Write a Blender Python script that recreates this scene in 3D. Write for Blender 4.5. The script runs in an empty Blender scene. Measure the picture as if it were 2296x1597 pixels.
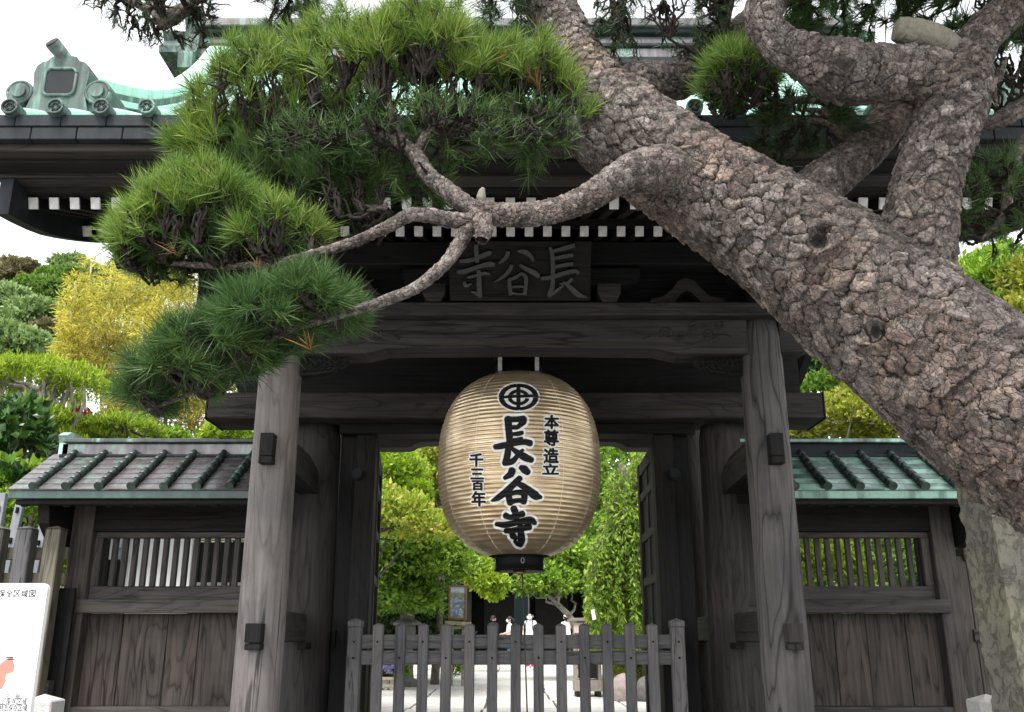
import bpy, bmesh, math, random
import numpy as np
from mathutils import Vector, Matrix

random.seed(7); RNG = np.random.default_rng(11)
R = math.radians
scene = bpy.context.scene
COL = scene.collection

# ---------------------------------------------------------------- camera, sky, sun, exposure
EYE = 1.55
FPX, CX, CY, PITCH = 2000.0, 1148.0, 845.0, math.atan(0.29)      # measured in a 2296 px wide copy of the photograph
cam_data = bpy.data.cameras.new('camera')
cam_data.sensor_width = 36; cam_data.lens = 36 * FPX / 2296
cam_data.shift_y = (CY - 798.5) / 2296
cam_data.clip_start = 0.05; cam_data.clip_end = 800
cam = bpy.data.objects.new('camera', cam_data); COL.objects.link(cam)
cam.location = (0, 0, EYE); cam.rotation_euler = (math.pi / 2 + PITCH, 0, 0)
scene.camera = cam

SUN_EL, SUN_AZ = R(62), R(205)      # high, behind the camera and a little to its left
world = bpy.data.worlds.new('World'); scene.world = world; world.use_nodes = True
wn = world.node_tree.nodes; wl = world.node_tree.links
sky = wn.new('ShaderNodeTexSky'); sky.sky_type = 'NISHITA'; sky.sun_disc = False
sky.sun_elevation = SUN_EL; sky.sun_rotation = SUN_AZ; sky.dust_density = 1.0; sky.air_density = 1.0
hsv = wn.new('ShaderNodeHueSaturation'); hsv.inputs['Saturation'].default_value = 0.10   # cloud cover: the blue goes out of the sky
hsv.inputs['Value'].default_value = 1.0
wl.new(sky.outputs[0], hsv.inputs['Color'])
bg = wn['Background']; bg.inputs['Strength'].default_value = 0.15
wl.new(hsv.outputs[0], bg.inputs['Color'])
sun_d = bpy.data.lights.new('sun', 'SUN'); sun_d.energy = 1.5; sun_d.angle = R(25); sun_d.color = (1.0, 0.965, 0.92)
sun = bpy.data.objects.new('sun', sun_d); COL.objects.link(sun)
_sd = Vector((math.sin(SUN_AZ) * math.cos(SUN_EL), math.cos(SUN_AZ) * math.cos(SUN_EL), math.sin(SUN_EL)))
sun.rotation_euler = _sd.to_track_quat('Z', 'Y').to_euler(); sun.location = (0, 0, 30)
scene.view_settings.view_transform = 'Standard'; scene.view_settings.look = 'None'
scene.view_settings.gamma = 1; scene.view_settings.use_curve_mapping = False
scene.view_settings.exposure = 1.75
scene.render.engine = 'CYCLES'
scene.cycles.max_bounces = 6; scene.cycles.diffuse_bounces = 4; scene.cycles.transparent_max_bounces = 4

# ---------------------------------------------------------------- helpers
_c, _s = math.cos(PITCH), math.sin(PITCH)
def ray(px, py):
    u = (px - CX) / FPX; v = (CY - py) / FPX
    return Vector((u, _c - v * _s, _s + v * _c))
def at(px, py, Y):
    """the point of the place that the photograph shows at (px, py), standing at distance Y"""
    d = ray(px, py); t = Y / d.y
    return Vector((d.x * t, Y, EYE + d.z * t))
def pxm(py, Y):
    """metres per photo pixel there"""
    return Y / ray(CX, py).y / FPX

class MB:
    def __init__(s): s.v = []; s.f = []; s.m = []; s.sm = []
    def add(s, vs, fs, m=0, smooth=False):
        o = len(s.v); s.v.extend([tuple(p) for p in vs])
        for f in fs: s.f.append(tuple(i + o for i in f)); s.m.append(m); s.sm.append(smooth)
        return s
    def box(s, c, d, rot=None, m=0, bev=0.0):
        hx, hy, hz = d[0] / 2, d[1] / 2, d[2] / 2
        c = Vector(c)
        if bev <= 0:
            vs = [Vector((x * hx, y * hy, z * hz)) for x in (-1, 1) for y in (-1, 1) for z in (-1, 1)]
            fs = [(0, 1, 3, 2), (4, 6, 7, 5), (0, 4, 5, 1), (2, 3, 7, 6), (0, 2, 6, 4), (1, 5, 7, 3)]
        else:
            b = min(bev, hx * .9, hy * .9, hz * .9)
            vs = []; idx = {}
            for x in (-1, 1):
                for y in (-1, 1):
                    for z in (-1, 1):
                        for a in range(3):
                            p = [x * (hx - b), y * (hy - b), z * (hz - b)]
                            p[a] = (x * hx, y * hy, z * hz)[a]
                            idx[(x, y, z, a)] = len(vs); vs.append(Vector(p))
            fs = []
            def quad(q):
                n = (vs[q[1]] - vs[q[0]]).cross(vs[q[2]] - vs[q[0]])
                ce = sum((vs[i] for i in q), Vector()) / len(q)
                fs.append(tuple(q) if n.dot(ce) > 0 else tuple(reversed(q)))
            for a in range(3):
                o1, o2 = [i for i in range(3) if i != a]
                for sg in (-1, 1):
                    q = []
                    for (p, r) in ((-1, -1), (1, -1), (1, 1), (-1, 1)):
                        k = [0, 0, 0]; k[a] = sg; k[o1] = p; k[o2] = r; q.append(idx[(*k, a)])
                    quad(q)
                for p in (-1, 1):
                    for r in (-1, 1):
                        k0 = [0, 0, 0]; k0[a] = -1; k0[o1] = p; k0[o2] = r
                        k1 = list(k0); k1[a] = 1
                        quad([idx[(*k0, o1)], idx[(*k1, o1)], idx[(*k1, o2)], idx[(*k0, o2)]])
            for x in (-1, 1):
                for y in (-1, 1):
                    for z in (-1, 1): quad([idx[(x, y, z, a)] for a in range(3)])
        if rot is not None: vs = [rot @ p for p in vs]
        return s.add([p + c for p in vs], fs, m)
    def span(s, a, b, w, h, m=0, bev=0.0, up=Vector((0, 0, 1))):
        a, b = Vector(a), Vector(b); d = b - a; L = d.length; y = d / L
        x = y.cross(up).normalized(); z = x.cross(y)
        rot = Matrix((x, y, z)).transposed()
        return s.box((a + b) / 2, (w, L, h), rot, m, bev)
    def tube(s, pts, rad, n=8, m=0, cap=True, smooth=True, sy=1.0):
        pts = [Vector(p) for p in pts]; k = len(pts)
        if not hasattr(rad, '__len__'): rad = [rad] * k
        t0 = (pts[1] - pts[0]).normalized()
        ref = Vector((0, 0, 1)) if abs(t0.z) < .9 else Vector((1, 0, 0))
        u = t0.cross(ref).normalized()
        vs = []; fs = []
        for i, p in enumerate(pts):
            t = (pts[min(i + 1, k - 1)] - pts[max(i - 1, 0)]).normalized()
            u = (u - t * u.dot(t)).normalized(); w = t.cross(u)
            for j in range(n):
                a = 2 * math.pi * j / n
                vs.append(p + (u * math.cos(a) + w * math.sin(a) * sy) * rad[i])
        for i in range(k - 1):
            for j in range(n):
                j2 = (j + 1) % n
                fs.append((i * n + j, i * n + j2, (i + 1) * n + j2, (i + 1) * n + j))
        s.add(vs, fs, m, smooth)
        if cap:
            o = len(s.v) - len(vs)
            s.f.append(tuple(o + j for j in reversed(range(n)))); s.m.append(m); s.sm.append(False)
            s.f.append(tuple(o + (k - 1) * n + j for j in range(n))); s.m.append(m); s.sm.append(False)
        return s
    def lathe(s, prof, c=(0, 0, 0), n=24, m=0, smooth=True):
        """prof: (radius, z) from bottom to top"""
        c = Vector(c); vs = []; fs = []
        for r, z in prof:
            for j in range(n):
                a = 2 * math.pi * j / n
                vs.append(c + Vector((r * math.cos(a), r * math.sin(a), z)))
        k = len(prof)
        for i in range(k - 1):
            for j in range(n):
                j2 = (j + 1) % n; fs.append((i * n + j, i * n + j2, (i + 1) * n + j2, (i + 1) * n + j))
        s.add(vs, fs, m, smooth); o = len(s.v) - len(vs)
        s.f.append(tuple(o + j for j in reversed(range(n)))); s.m.append(m); s.sm.append(False)
        s.f.append(tuple(o + (k - 1) * n + j for j in range(n))); s.m.append(m); s.sm.append(False)
        return s
    def prism(s, poly, a0, a1, axis='y', m=0):
        """poly: list of 2-D points; axis 'y': (x, z), axis 'x': (y, z), axis 'z': (x, y)"""
        def mk(p, t):
            return {'y': (p[0], t, p[1]), 'x': (t, p[0], p[1]), 'z': (p[0], p[1], t)}[axis]
        n = len(poly); vs = [mk(p, a0) for p in poly] + [mk(p, a1) for p in poly]
        fs = [(i, (i + 1) % n, (i + 1) % n + n, i + n) for i in range(n)]
        fs += [tuple(reversed(range(n))), tuple(range(n, 2 * n))]
        return s.add(vs, fs, m)
    def fix(s, me):
        bm = bmesh.new(); bm.from_mesh(me); bmesh.ops.recalc_face_normals(bm, faces=bm.faces); bm.to_mesh(me); bm.free()
    def mesh(s, name, mats, fix=True):
        me = bpy.data.meshes.new(name); me.from_pydata(s.v, [], s.f)
        if not isinstance(mats, (list, tuple)): mats = [mats]
        for mt in mats: me.materials.append(mt)
        me.polygons.foreach_set('material_index', s.m); me.polygons.foreach_set('use_smooth', s.sm)
        if fix: s.fix(me)
        me.update(); return me

def world_loc(o):
    l = Vector((0, 0, 0))
    while o is not None: l = l + o.location; o = o.parent
    return l
def link(name, me, parent=None, loc=(0, 0, 0), kind=None, label=None):
    """a mesh given in place coordinates (moved by loc), as a child of parent"""
    o = bpy.data.objects.new(name, me); COL.objects.link(o)
    if parent is not None:
        o.parent = parent; o.location = Vector(loc) - world_loc(parent)
    else: o.location = loc
    if kind: o['kind'] = kind
    if label: o['label'] = label
    return o
def part(name, mb, mat, parent, loc=(0, 0, 0), kind=None, label=None):
    return link(name, mb.mesh(name, mat), parent, loc, kind, label)
def thing(name, label, cat, loc, group=None):
    o = bpy.data.objects.new(name, None); COL.objects.link(o); o.location = loc
    o.empty_display_size = .1
    o['label'] = label; o['category'] = cat
    if group: o['group'] = group
    return o
def tag(o, label, cat, group=None):
    o['label'] = label; o['category'] = cat
    if group: o['group'] = group
    return o
def structure(name, mb, mat): 
    return link(name, mb.mesh(name, mat), None, kind='structure')
def np_mesh(name, v, f, mat, smooth=False, mi=None):
    """v (n,3), f (m,k) numpy -> mesh, fast"""
    me = bpy.data.meshes.new(name); n, m, k = len(v), len(f), f.shape[1]
    me.vertices.add(n); me.vertices.foreach_set('co', np.ascontiguousarray(v, dtype=np.float32).ravel())
    me.loops.add(m * k); me.loops.foreach_set('vertex_index', np.ascontiguousarray(f, dtype=np.int32).ravel())
    me.polygons.add(m); me.polygons.foreach_set('loop_start', np.arange(0, m * k, k, dtype=np.int32))
    me.polygons.foreach_set('loop_total', np.full(m, k, dtype=np.int32))
    me.polygons.foreach_set('use_smooth', np.full(m, smooth))
    for mt in (mat if isinstance(mat, (list, tuple)) else [mat]): me.materials.append(mt)
    if mi is not None: me.polygons.foreach_set('material_index', np.ascontiguousarray(mi, dtype=np.int32))
    me.update(calc_edges=True); me.validate(); return me
def attr(me, name, vals):
    a = me.attributes.new(name, 'FLOAT', 'POINT'); a.data.foreach_set('value', np.ascontiguousarray(vals, dtype=np.float32))
def spline(pts, n):
    """Catmull-Rom through rows of pts (k, d), n samples, spaced by length"""
    P = np.array(pts, dtype=float); k = len(P)
    Q = np.vstack([2 * P[0] - P[1], P, 2 * P[-1] - P[-2]])
    out = []
    for i in range(k - 1):
        p0, p1, p2, p3 = Q[i], Q[i + 1], Q[i + 2], Q[i + 3]
        t = np.linspace(0, 1, 24, endpoint=False)[:, None]
        out.append(.5 * (2 * p1 + (p2 - p0) * t + (2 * p0 - 5 * p1 + 4 * p2 - p3) * t ** 2 + (3 * p1 - p0 - 3 * p2 + p3) * t ** 3))
    S = np.vstack(out + [P[-1:]])
    L = np.concatenate([[0], np.cumsum(np.linalg.norm(np.diff(S[:, :3], axis=0), axis=1))])
    q = np.linspace(0, L[-1], n)
    return np.stack([np.interp(q, L, S[:, j]) for j in range(S.shape[1])], axis=1), L[-1]

# ---------------------------------------------------------------- materials
class NT:
    def __init__(s, name):
        s.mat = bpy.data.materials.new(name); s.mat.use_nodes = True
        s.n = s.mat.node_tree.nodes; s.l = s.mat.node_tree.links; s.b = s.n['Principled BSDF']
        s.out = s.n['Material Output']
    def new(s, t, **kw):
        nd = s.n.new('ShaderNode' + t)
        for k, v in kw.items():
            if k.startswith('i_'):
                key = k[2:].replace('_', ' ')
                key = int(key) if key.isdigit() else key
                s.set(nd.inputs[key], v)
            else: setattr(nd, k, v)
        return nd
    def set(s, sock, v):
        if isinstance(v, bpy.types.NodeSocket): s.l.new(v, sock)
        elif isinstance(v, bpy.types.Node): s.l.new(v.outputs[0], sock)
        else:
            if sock.type == 'RGBA' and len(v) == 3: v = (*v, 1)
            sock.default_value = v
    def coord(s, scale=(1, 1, 1), rot=(0, 0, 0), which='Object', rnd=0.0):
        tc = s.new('TexCoord'); src = tc.outputs[which]
        if rnd:
            oi = s.new('ObjectInfo'); sc = s.new('VectorMath', operation='SCALE')
            sc.inputs[0].default_value = (rnd, rnd * 1.7, rnd * .6); s.l.new(oi.outputs['Random'], sc.inputs['Scale'])
            ad = s.new('VectorMath', operation='ADD'); s.l.new(src, ad.inputs[0]); s.l.new(sc.outputs[0], ad.inputs[1]); src = ad.outputs[0]
        mp = s.new('Mapping'); mp.inputs['Scale'].default_value = scale; mp.inputs['Rotation'].default_value = rot
        s.l.new(src, mp.inputs['Vector']); return mp.outputs[0]
    def noise(s, vec, scale, detail=4, rough=.55, dist=0.0):
        nd = s.new('TexNoise'); nd.inputs['Scale'].default_value = scale; nd.inputs['Detail'].default_value = detail
        nd.inputs['Roughness'].default_value = rough; nd.inputs['Distortion'].default_value = dist
        s.l.new(vec, nd.inputs['Vector']); return nd.outputs['Fac']
    def ramp(s, fac, stops, interp='LINEAR'):
        nd = s.new('ValToRGB'); cr = nd.color_ramp; cr.interpolation = interp
        while len(cr.elements) < len(stops): cr.elements.new(.5)
        for e, (p, c) in zip(cr.elements, stops):
            e.position = p; e.color = (*c, 1) if hasattr(c, '__len__') else (c, c, c, 1)
        s.set(nd.inputs['Fac'], fac); return nd.outputs['Color']
    def mix(s, fac, a, b, mode='MIX'):
        nd = s.new('Mix', data_type='RGBA', blend_type=mode)
        s.set(nd.inputs[0], fac); s.set(nd.inputs[6], a); s.set(nd.inputs[7], b); return nd.outputs[2]
    def math(s, op, a, b=0.0, c=0.0):
        nd = s.new('Math', operation=op); s.set(nd.inputs[0], a); s.set(nd.inputs[1], b); s.set(nd.inputs[2], c); return nd.outputs[0]
    def bump(s, h, strength=.5, dist=.01):
        nd = s.new('Bump'); nd.inputs['Strength'].default_value = strength; nd.inputs['Distance'].default_value = dist
        s.set(nd.inputs['Height'], h); s.l.new(nd.outputs[0], s.b.inputs['Normal'])
    def done(s, color=None, rough=.7, spec=.3, metal=0.0):
        if color is not None: s.set(s.b.inputs['Base Color'], color)
        s.set(s.b.inputs['Roughness'], rough); s.b.inputs['Specular IOR Level'].default_value = spec
        s.b.inputs['Metallic'].default_value = metal; return s.mat

def wood(name, dark, light, axis, grain=1.0, stain=None, rough=.75, contrast=1.0):
    """weathered timber, grain along axis, growth figure from bands bent by slow noise"""
    t = NT(name); k = {'x': 0, 'y': 1, 'z': 2}[axis]
    slow = [3.0 * grain] * 3; slow[k] = .45 * grain
    fine = [40.0 * grain] * 3; fine[k] = 1.1 * grain
    v = t.coord(tuple(slow), rnd=37.0)
    n0 = t.noise(v, 1.0, 3, .5, .4)
    bands = t.math('FRACT', t.math('MULTIPLY', n0, 13.0))
    line = t.ramp(bands, [(0, .12), (.05, .45), (.16, .85), (.5, 1.0), (.88, .92), (.97, .4), (1, .12)])
    vf = t.coord(tuple(fine), rnd=11.0)
    nf = t.noise(vf, 1.0, 5, .65)
    blotch = t.noise(t.coord((1.6,) * 3, rnd=5.0), 1.0, 5, .6)
    base = t.mix(t.ramp(nf, [(.25, 0.0), (.75, 1.0)]), dark, light)
    base = t.mix(min(1.0, .55 * contrast), base, line, 'MULTIPLY')
    tone = t.ramp(blotch, [(.3, (.62, .62, .64)), (.5, (.95, .94, .93)), (.72, (1.25, 1.2, 1.16))])
    base = t.mix(.8, base, tone, 'MULTIPLY')
    oi = t.new('ObjectInfo'); tone2 = t.ramp(oi.outputs['Random'], [(0, (.78, .78, .80)), (1, (1.15, 1.10, 1.05))])
    base = t.mix(.8, base, tone2, 'MULTIPLY')
    if stain:
        ns = t.noise(t.coord(tuple(2.2 if i != k else .7 for i in range(3)), rnd=3.0), 2.0, 6, .7)
        base = t.mix(t.ramp(ns, [(.5, 0.0), (.72, .75)]), base, stain)
    ck = [9.0 * grain] * 3; ck[k] = .32 * grain
    nc_ = t.noise(t.coord(tuple(ck), rnd=23.0), 1.0, 3, .55, .3)
    crack = t.ramp(t.math('ABSOLUTE', t.math('SUBTRACT', nc_, .5)), [(0, 1.0), (.008, .8), (.016, 0)])
    gate_ = t.ramp(t.noise(t.coord(tuple(1.7 if i != k else .5 for i in range(3)), rnd=29.0), 1.0, 3, .5), [(.46, 0), (.58, 1)])
    crack = t.math('MULTIPLY', crack, gate_)
    base = t.mix(t.math('MULTIPLY', crack, .85), base, (dark[0] * .25, dark[1] * .25, dark[2] * .25))
    h = t.math('SUBTRACT', t.math('ADD', t.math('MULTIPLY', nf, .6), t.math('MULTIPLY', line, .5)), t.math('MULTIPLY', crack, 1.5))
    t.bump(h, .5, .006)
    return t.done(base, rough, .25)

W = {}
for ax in 'xyz':
    W['dark_' + ax] = wood('dark_timber_' + ax, (.0065, .0062, .0065), (.0185, .0172, .0172), ax)  # near-black: the shade under the roof is put into this colour
    W['mid_' + ax] = wood('weathered_timber_' + ax, (.021, .0192, .019), (.067, .061, .0585), ax)  # cut darker than the wall timber so the colour carries the gate's shade
    W['low_' + ax] = wood('wall_timber_' + ax, (.036, .033, .032), (.105, .096, .091), ax)
    W['grey_' + ax] = wood('grey_fence_timber_' + ax, (.095, .094, .097), (.165, .163, .167), ax, 1.6, contrast=.6)
W['pillar'] = wood('silvered_pillar_timber', (.066, .063, .063), (.160, .152, .150), 'z', .8, stain=(.06, .053, .053), contrast=1.6)
W['pillar_pale'] = wood('pale_silvered_pillar_timber', (.108, .102, .102), (.235, .222, .220), 'z', .8, stain=(.085, .073, .073), contrast=.7)
W['plank'] = wood('stained_plank_timber', (.030, .026, .0245), (.100, .087, .080), 'z', .9, stain=(.085, .066, .058), contrast=1.5)
W['olive'] = wood('olive_weathered_timber', (.10, .095, .075), (.20, .19, .15), 'z', 1.2)

def copper(name, dark, mid, pale, pal=.55, rough=.45, streak=(9, 9, 1.2), spec=.55, metal=0.0):
    t = NT(name)
    a = t.noise(t.coord(streak, rnd=9.0), 1.0, 6, .65)
    b = t.noise(t.coord((1.3, 1.3, 1.3), rnd=4.0), 1.0, 4, .6)
    c = t.noise(t.coord((30, 30, 30)), 1.0, 3, .6)
    f = t.math('ADD', t.math('MULTIPLY', a, .6), t.math('MULTIPLY', b, .4))
    col = t.ramp(f, [(pal - .17, dark), (pal - .02, mid), (pal + .05, pale)])
    col = t.mix(.35, col, t.ramp(c, [(.3, .6), (.7, 1.2)]), 'MULTIPLY')
    t.bump(t.math('ADD', c, a), .2, .004)
    return t.done(col, rough, spec, metal)
CU_PALE = copper('verdigris_copper', (.10, .17, .145), (.27, .46, .385), (.40, .64, .54), .42)
CU_ORN = copper('streaked_verdigris_copper', (.030, .034, .034), (.085, .125, .11), (.17, .29, .235), .53, .6, (14, 14, 1.5), .3)
CU_DARK = copper('dark_aged_copper', (.013, .016, .018), (.024, .031, .034), (.045, .078, .072), .64, .65, spec=.22)
CU_BROWN = copper('brown_aged_copper', (.075, .070, .072), (.16, .148, .15), (.17, .27, .225), .545, .27, metal=.4)
CU_GREEN = copper('green_aged_copper', (.030, .042, .040), (.13, .215, .18), (.30, .50, .41), .525, .30, streak=(5, 5, 1.0), metal=.25)
CU_RIB = copper('patchy_dark_rib_copper', (.020, .030, .028), (.055, .085, .075), (.22, .36, .30), .60, .4)
CU_EDGE_L = copper('dark_green_eave_copper', (.025, .055, .05), (.045, .095, .083), (.11, .20, .165), .62)
CU_EDGE_R = copper('flaking_green_eave_copper', (.03, .055, .05), (.09, .19, .15), (.23, .42, .33), .48)

def plain(name, col, rough=.6, spec=.3, var=.25, scale=12.0, metal=0.0, bump=.15):
    t = NT(name); n = t.noise(t.coord((1, 1, 1)), scale, 5, .6)
    c = t.mix(1.0, col, t.ramp(n, [(.3, 1 - var), (.7, 1 + var)]), 'MULTIPLY')
    if bump: t.bump(n, bump, .004)
    return t.done(c, rough, spec, metal)
WHITE_END = plain('old_white_paint', (.66, .65, .64), .7, .2, .22, 28)
BLACK = plain('black_lacquer', (.004, .004, .0045), .55, .12, .1, bump=0)
INK = plain('black_ink', (.010, .010, .011), .6, .2, .05, bump=0)
PAPER_WHITE = plain('white_outline_paint', (.86, .85, .82), .6, .2, .05, bump=0)
WIRE = plain('dark_wire', (.03, .03, .032), .5)
BOARD_WHITE = plain('white_enamel_panel', (.82, .82, .82), .35, .4, .02, 2, bump=0)
STEEL = plain('galvanised_steel', (.20, .215, .235), .5, .4, .2, 6)
BRASS = plain('old_brass', (.30, .22, .10), .4, .5, .2, metal=.7)
PLASTER = plain('white_plaster', (.74, .75, .76), .8, .2, .04, 3)
def stone(name, a, b, scale=9.0, moss=None, pits=.0):
    t = NT(name); n = t.noise(t.coord((1, 1, 1)), scale, 8, .7); n2 = t.noise(t.coord((1, 1, 1)), 2.2, 5, .6)
    sp = t.noise(t.coord((1, 1, 1)), 55, 4, .7)
    col = t.mix(t.ramp(n, [(.3, 0), (.7, 1)]), a, b)
    col = t.mix(t.ramp(sp, [(.58, 0), (.68, .55)]), col, (a[0] * .35, a[1] * .35, a[2] * .35))
    if moss: col = t.mix(t.ramp(n2, [(.45, 0), (.62, .9)]), col, moss)
    h = t.math('ADD', n, sp)
    if pits:
        pn = t.noise(t.coord((1, 1, .7)), 20, 6, .75, .6); pm = t.ramp(pn, [(.52, 0), (.60, 1)])
        col = t.mix(t.math('MULTIPLY', pm, pits), col, (a[0] * .42, a[1] * .42, a[2] * .40))
        lt = t.ramp(t.noise(t.coord((1, 1, 1)), 11, 6, .75), [(.55, 0), (.70, .35)]); col = t.mix(lt, col, (b[0] * 1.5, b[1] * 1.5, b[2] * 1.3))
        h = t.math('SUBTRACT', h, t.math('MULTIPLY', pm, 1.6))
    t.bump(h, .7 if pits else .5, .014)
    return t.done(col, .9, .2)
STONE_PIL = stone('lichened_granite', (.155, .148, .125), (.215, .205, .17), 9, (.235, .225, .16), pits=.32)
STONE_PALE = stone('pale_granite', (.46, .45, .43), (.58, .57, .55), 30)
STONE_GREY = stone('grey_garden_stone', (.085, .083, .08), (.16, .155, .15), 8)
STONE_ROSE = stone('rose_brown_boulder', (.22, .175, .165), (.36, .30, .28), 6)
SLAB = stone('pale_paving_stone', (.40, .39, .36), (.56, .55, .51), 5)
SLAB_D = stone('buff_paving_stone', (.38, .34, .28), (.47, .43, .37), 5)
EARTH = stone('garden_earth', (.10, .075, .05), (.16, .13, .09), 4, (.07, .09, .035))

def leaf(name, stops, trans=.35, rough=.5, spec=.3):
    """foliage: each leaf (mesh island) takes its own tone from the stops"""
    t = NT(name); g = t.new('NewGeometry')
    col = t.ramp(g.outputs['Random Per Island'], stops)
    big = t.noise(t.coord((1, 1, 1)), .9, 3, .6)
    col = t.mix(.5, col, t.ramp(big, [(.3, (.75, .8, .75)), (.7, (1.3, 1.2, 1.1))]), 'MULTIPLY')
    t.done(col, rough, spec)
    tr = t.new('BsdfTranslucent'); t.set(tr.inputs['Color'], t.mix(1.0, col, (1.0, 1.1, .6), 'MULTIPLY'))
    mx = t.new('MixShader'); mx.inputs[0].default_value = trans
    t.l.new(t.b.outputs[0], mx.inputs[1]); t.l.new(tr.outputs[0], mx.inputs[2]); t.l.new(mx.outputs[0], t.out.inputs['Surface'])
    return t.mat
# ---------------------------------------------------------------- ground, street, stone terrace
g = MB(); g.add([(-300, -60, 0), (300, -60, 0), (300, 5.2, 0), (-300, 5.2, 0)], [(0, 1, 2, 3)])
structure('street', g, stone('street_paving', (.20, .20, .195), (.28, .275, .265), 3))
GZ = 0.60                                                        # garden level, one flight of steps above the street
g = MB(); g.add([(-300, 5.2, -.02), (300, 5.2, -.02), (300, 5.2, GZ - .03), (-300, 5.2, GZ - .03), (300, 420, GZ - .03), (-300, 420, GZ - .03)],
                [(0, 1, 2, 3), (3, 2, 4, 5)])
structure('garden_ground', g, EARTH)

# ---------------------------------------------------------------- the gate
GX = 0.069; PX = 1.80; YF, YM, YB = 6.40, 7.75, 9.30
gate = thing('temple_gate', 'dark timber temple gate under a green copper roof, carrying the big lantern', 'gate', (GX, YM, GZ - .05))
def gp(name, mb, mat, **k): return part(name, mb, mat, gate, **k)

m = MB(); m.box((GX, 7.6, .285), (4.9, 4.3, .57), bev=.02); gp('stone_base', m, STONE_PALE)
for i in range(3):
    m = MB(); m.box((GX, 5.27 - i * .3, .43 / 2 - i * .075), (4.4, .30, .42 - i * .14), bev=.015); gp('stone_step', m, STONE_PALE)

def pillar(x, y, r, z0, z1, mat, n=40, top=.93):
    m = MB(); pr = []
    for i in range(25):
        f = i / 24; pr.append((r * (1.0 - (1 - top) * f ** 1.4), z0 + (z1 - z0) * f))
    pr[-1] = (pr[-1][0] - .02, z1); m.lathe(pr, (x, y, 0), n)
    b = MB(); b.lathe([(r * 1.5, z0 - .06), (r * 1.5, z0 - .02), (r * 1.25, z0)], (x, y, 0), 32); gp('base_stone', b, STONE_PALE)
    return gp('pillar', m, mat)
pillar(GX - PX, YF, .165, .63, 3.82, W['pillar_pale']); pillar(GX + PX, YF, .165, .63, 3.82, W['pillar'])
for sx in (-1, 1):
    pillar(GX + sx * PX, YM, .225, .63, 3.33, W['mid_z']); pillar(GX + sx * PX, YB, .165, .63, 3.82, W['mid_z'])
    x = GX + sx * PX
    m = MB(); m.box((x, 6.97, 1.61), (.135, 1.05, .22), bev=.008); gp('tie_beam', m, W['mid_y'])
    m = MB()
    pts = [(6.45, 2.92), (6.8, 2.97), (7.2, 2.96), (7.5, 2.90), (7.58, 2.84), (7.58, 2.70), (7.2, 2.72), (6.8, 2.74), (6.45, 2.70)]
    m.prism(pts, x - .08, x + .08, 'x'); gp('tie_beam', m, W['mid_y'])
    m = MB(); m.box((x, 8.55, 1.61), (.135, 1.2, .22), bev=.008); gp('tie_beam', m, W['mid_y'])
    # tenon ends with their wedges on the front of the pillar
    m = MB(); m.box((x, 6.225, 2.845), (.098, .12, .165), bev=.006); o = gp('tenon', m, W['dark_z'])
    m = MB(); m.box((x, 6.220, 2.735), (.098, .11, .05), bev=.005); part('wedge', m, W['dark_z'], o)
    m = MB(); m.box((x + .012, 6.215, 1.565), (.106, .13, .125), bev=.005)
    o = gp('tenon', m, W['dark_z'] if sx < 0 else W['mid_z'])
    m = MB(); m.box((x + .012, 6.222, 1.478), (.106, .12, .042), bev=.004); part('wedge', m, W['dark_z'] if sx < 0 else W['mid_z'], o)
    # wedge on top of the lower tie, at the main pillar
    m = MB(); m.box((x - sx * .09, 7.36, 1.47), (.07, .2, .05), bev=.004); gp('wedge', m, W['dark_y'])

def koryo(Y0, Y1, zt, zb, zm, mat, name='rainbow_beam'):
    """the arched tie beam: deep at its ends, cut up in the middle"""
    xa, xb = GX - PX + .12, GX + PX - .12
    bot = [(xa, zb), (xa + .52, zb), (xa + .56, zb + .01), (xa + .60, zm - .02), (xa + .68, zm), (GX, zm + .012)]
    bot = bot + [(2 * GX - x, z) for x, z in reversed(bot[:-1])]
    m = MB(); m.prism(bot + [(xb, zt), (xa, zt)], Y0, Y1, 'y'); return gp(name, m, mat)
beam = koryo(6.28, 6.52, 3.815, 3.55, 3.588, W['mid_x'])
koryo(9.18, 9.42, 3.80, 3.44, 3.50, W['mid_x'])
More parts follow.
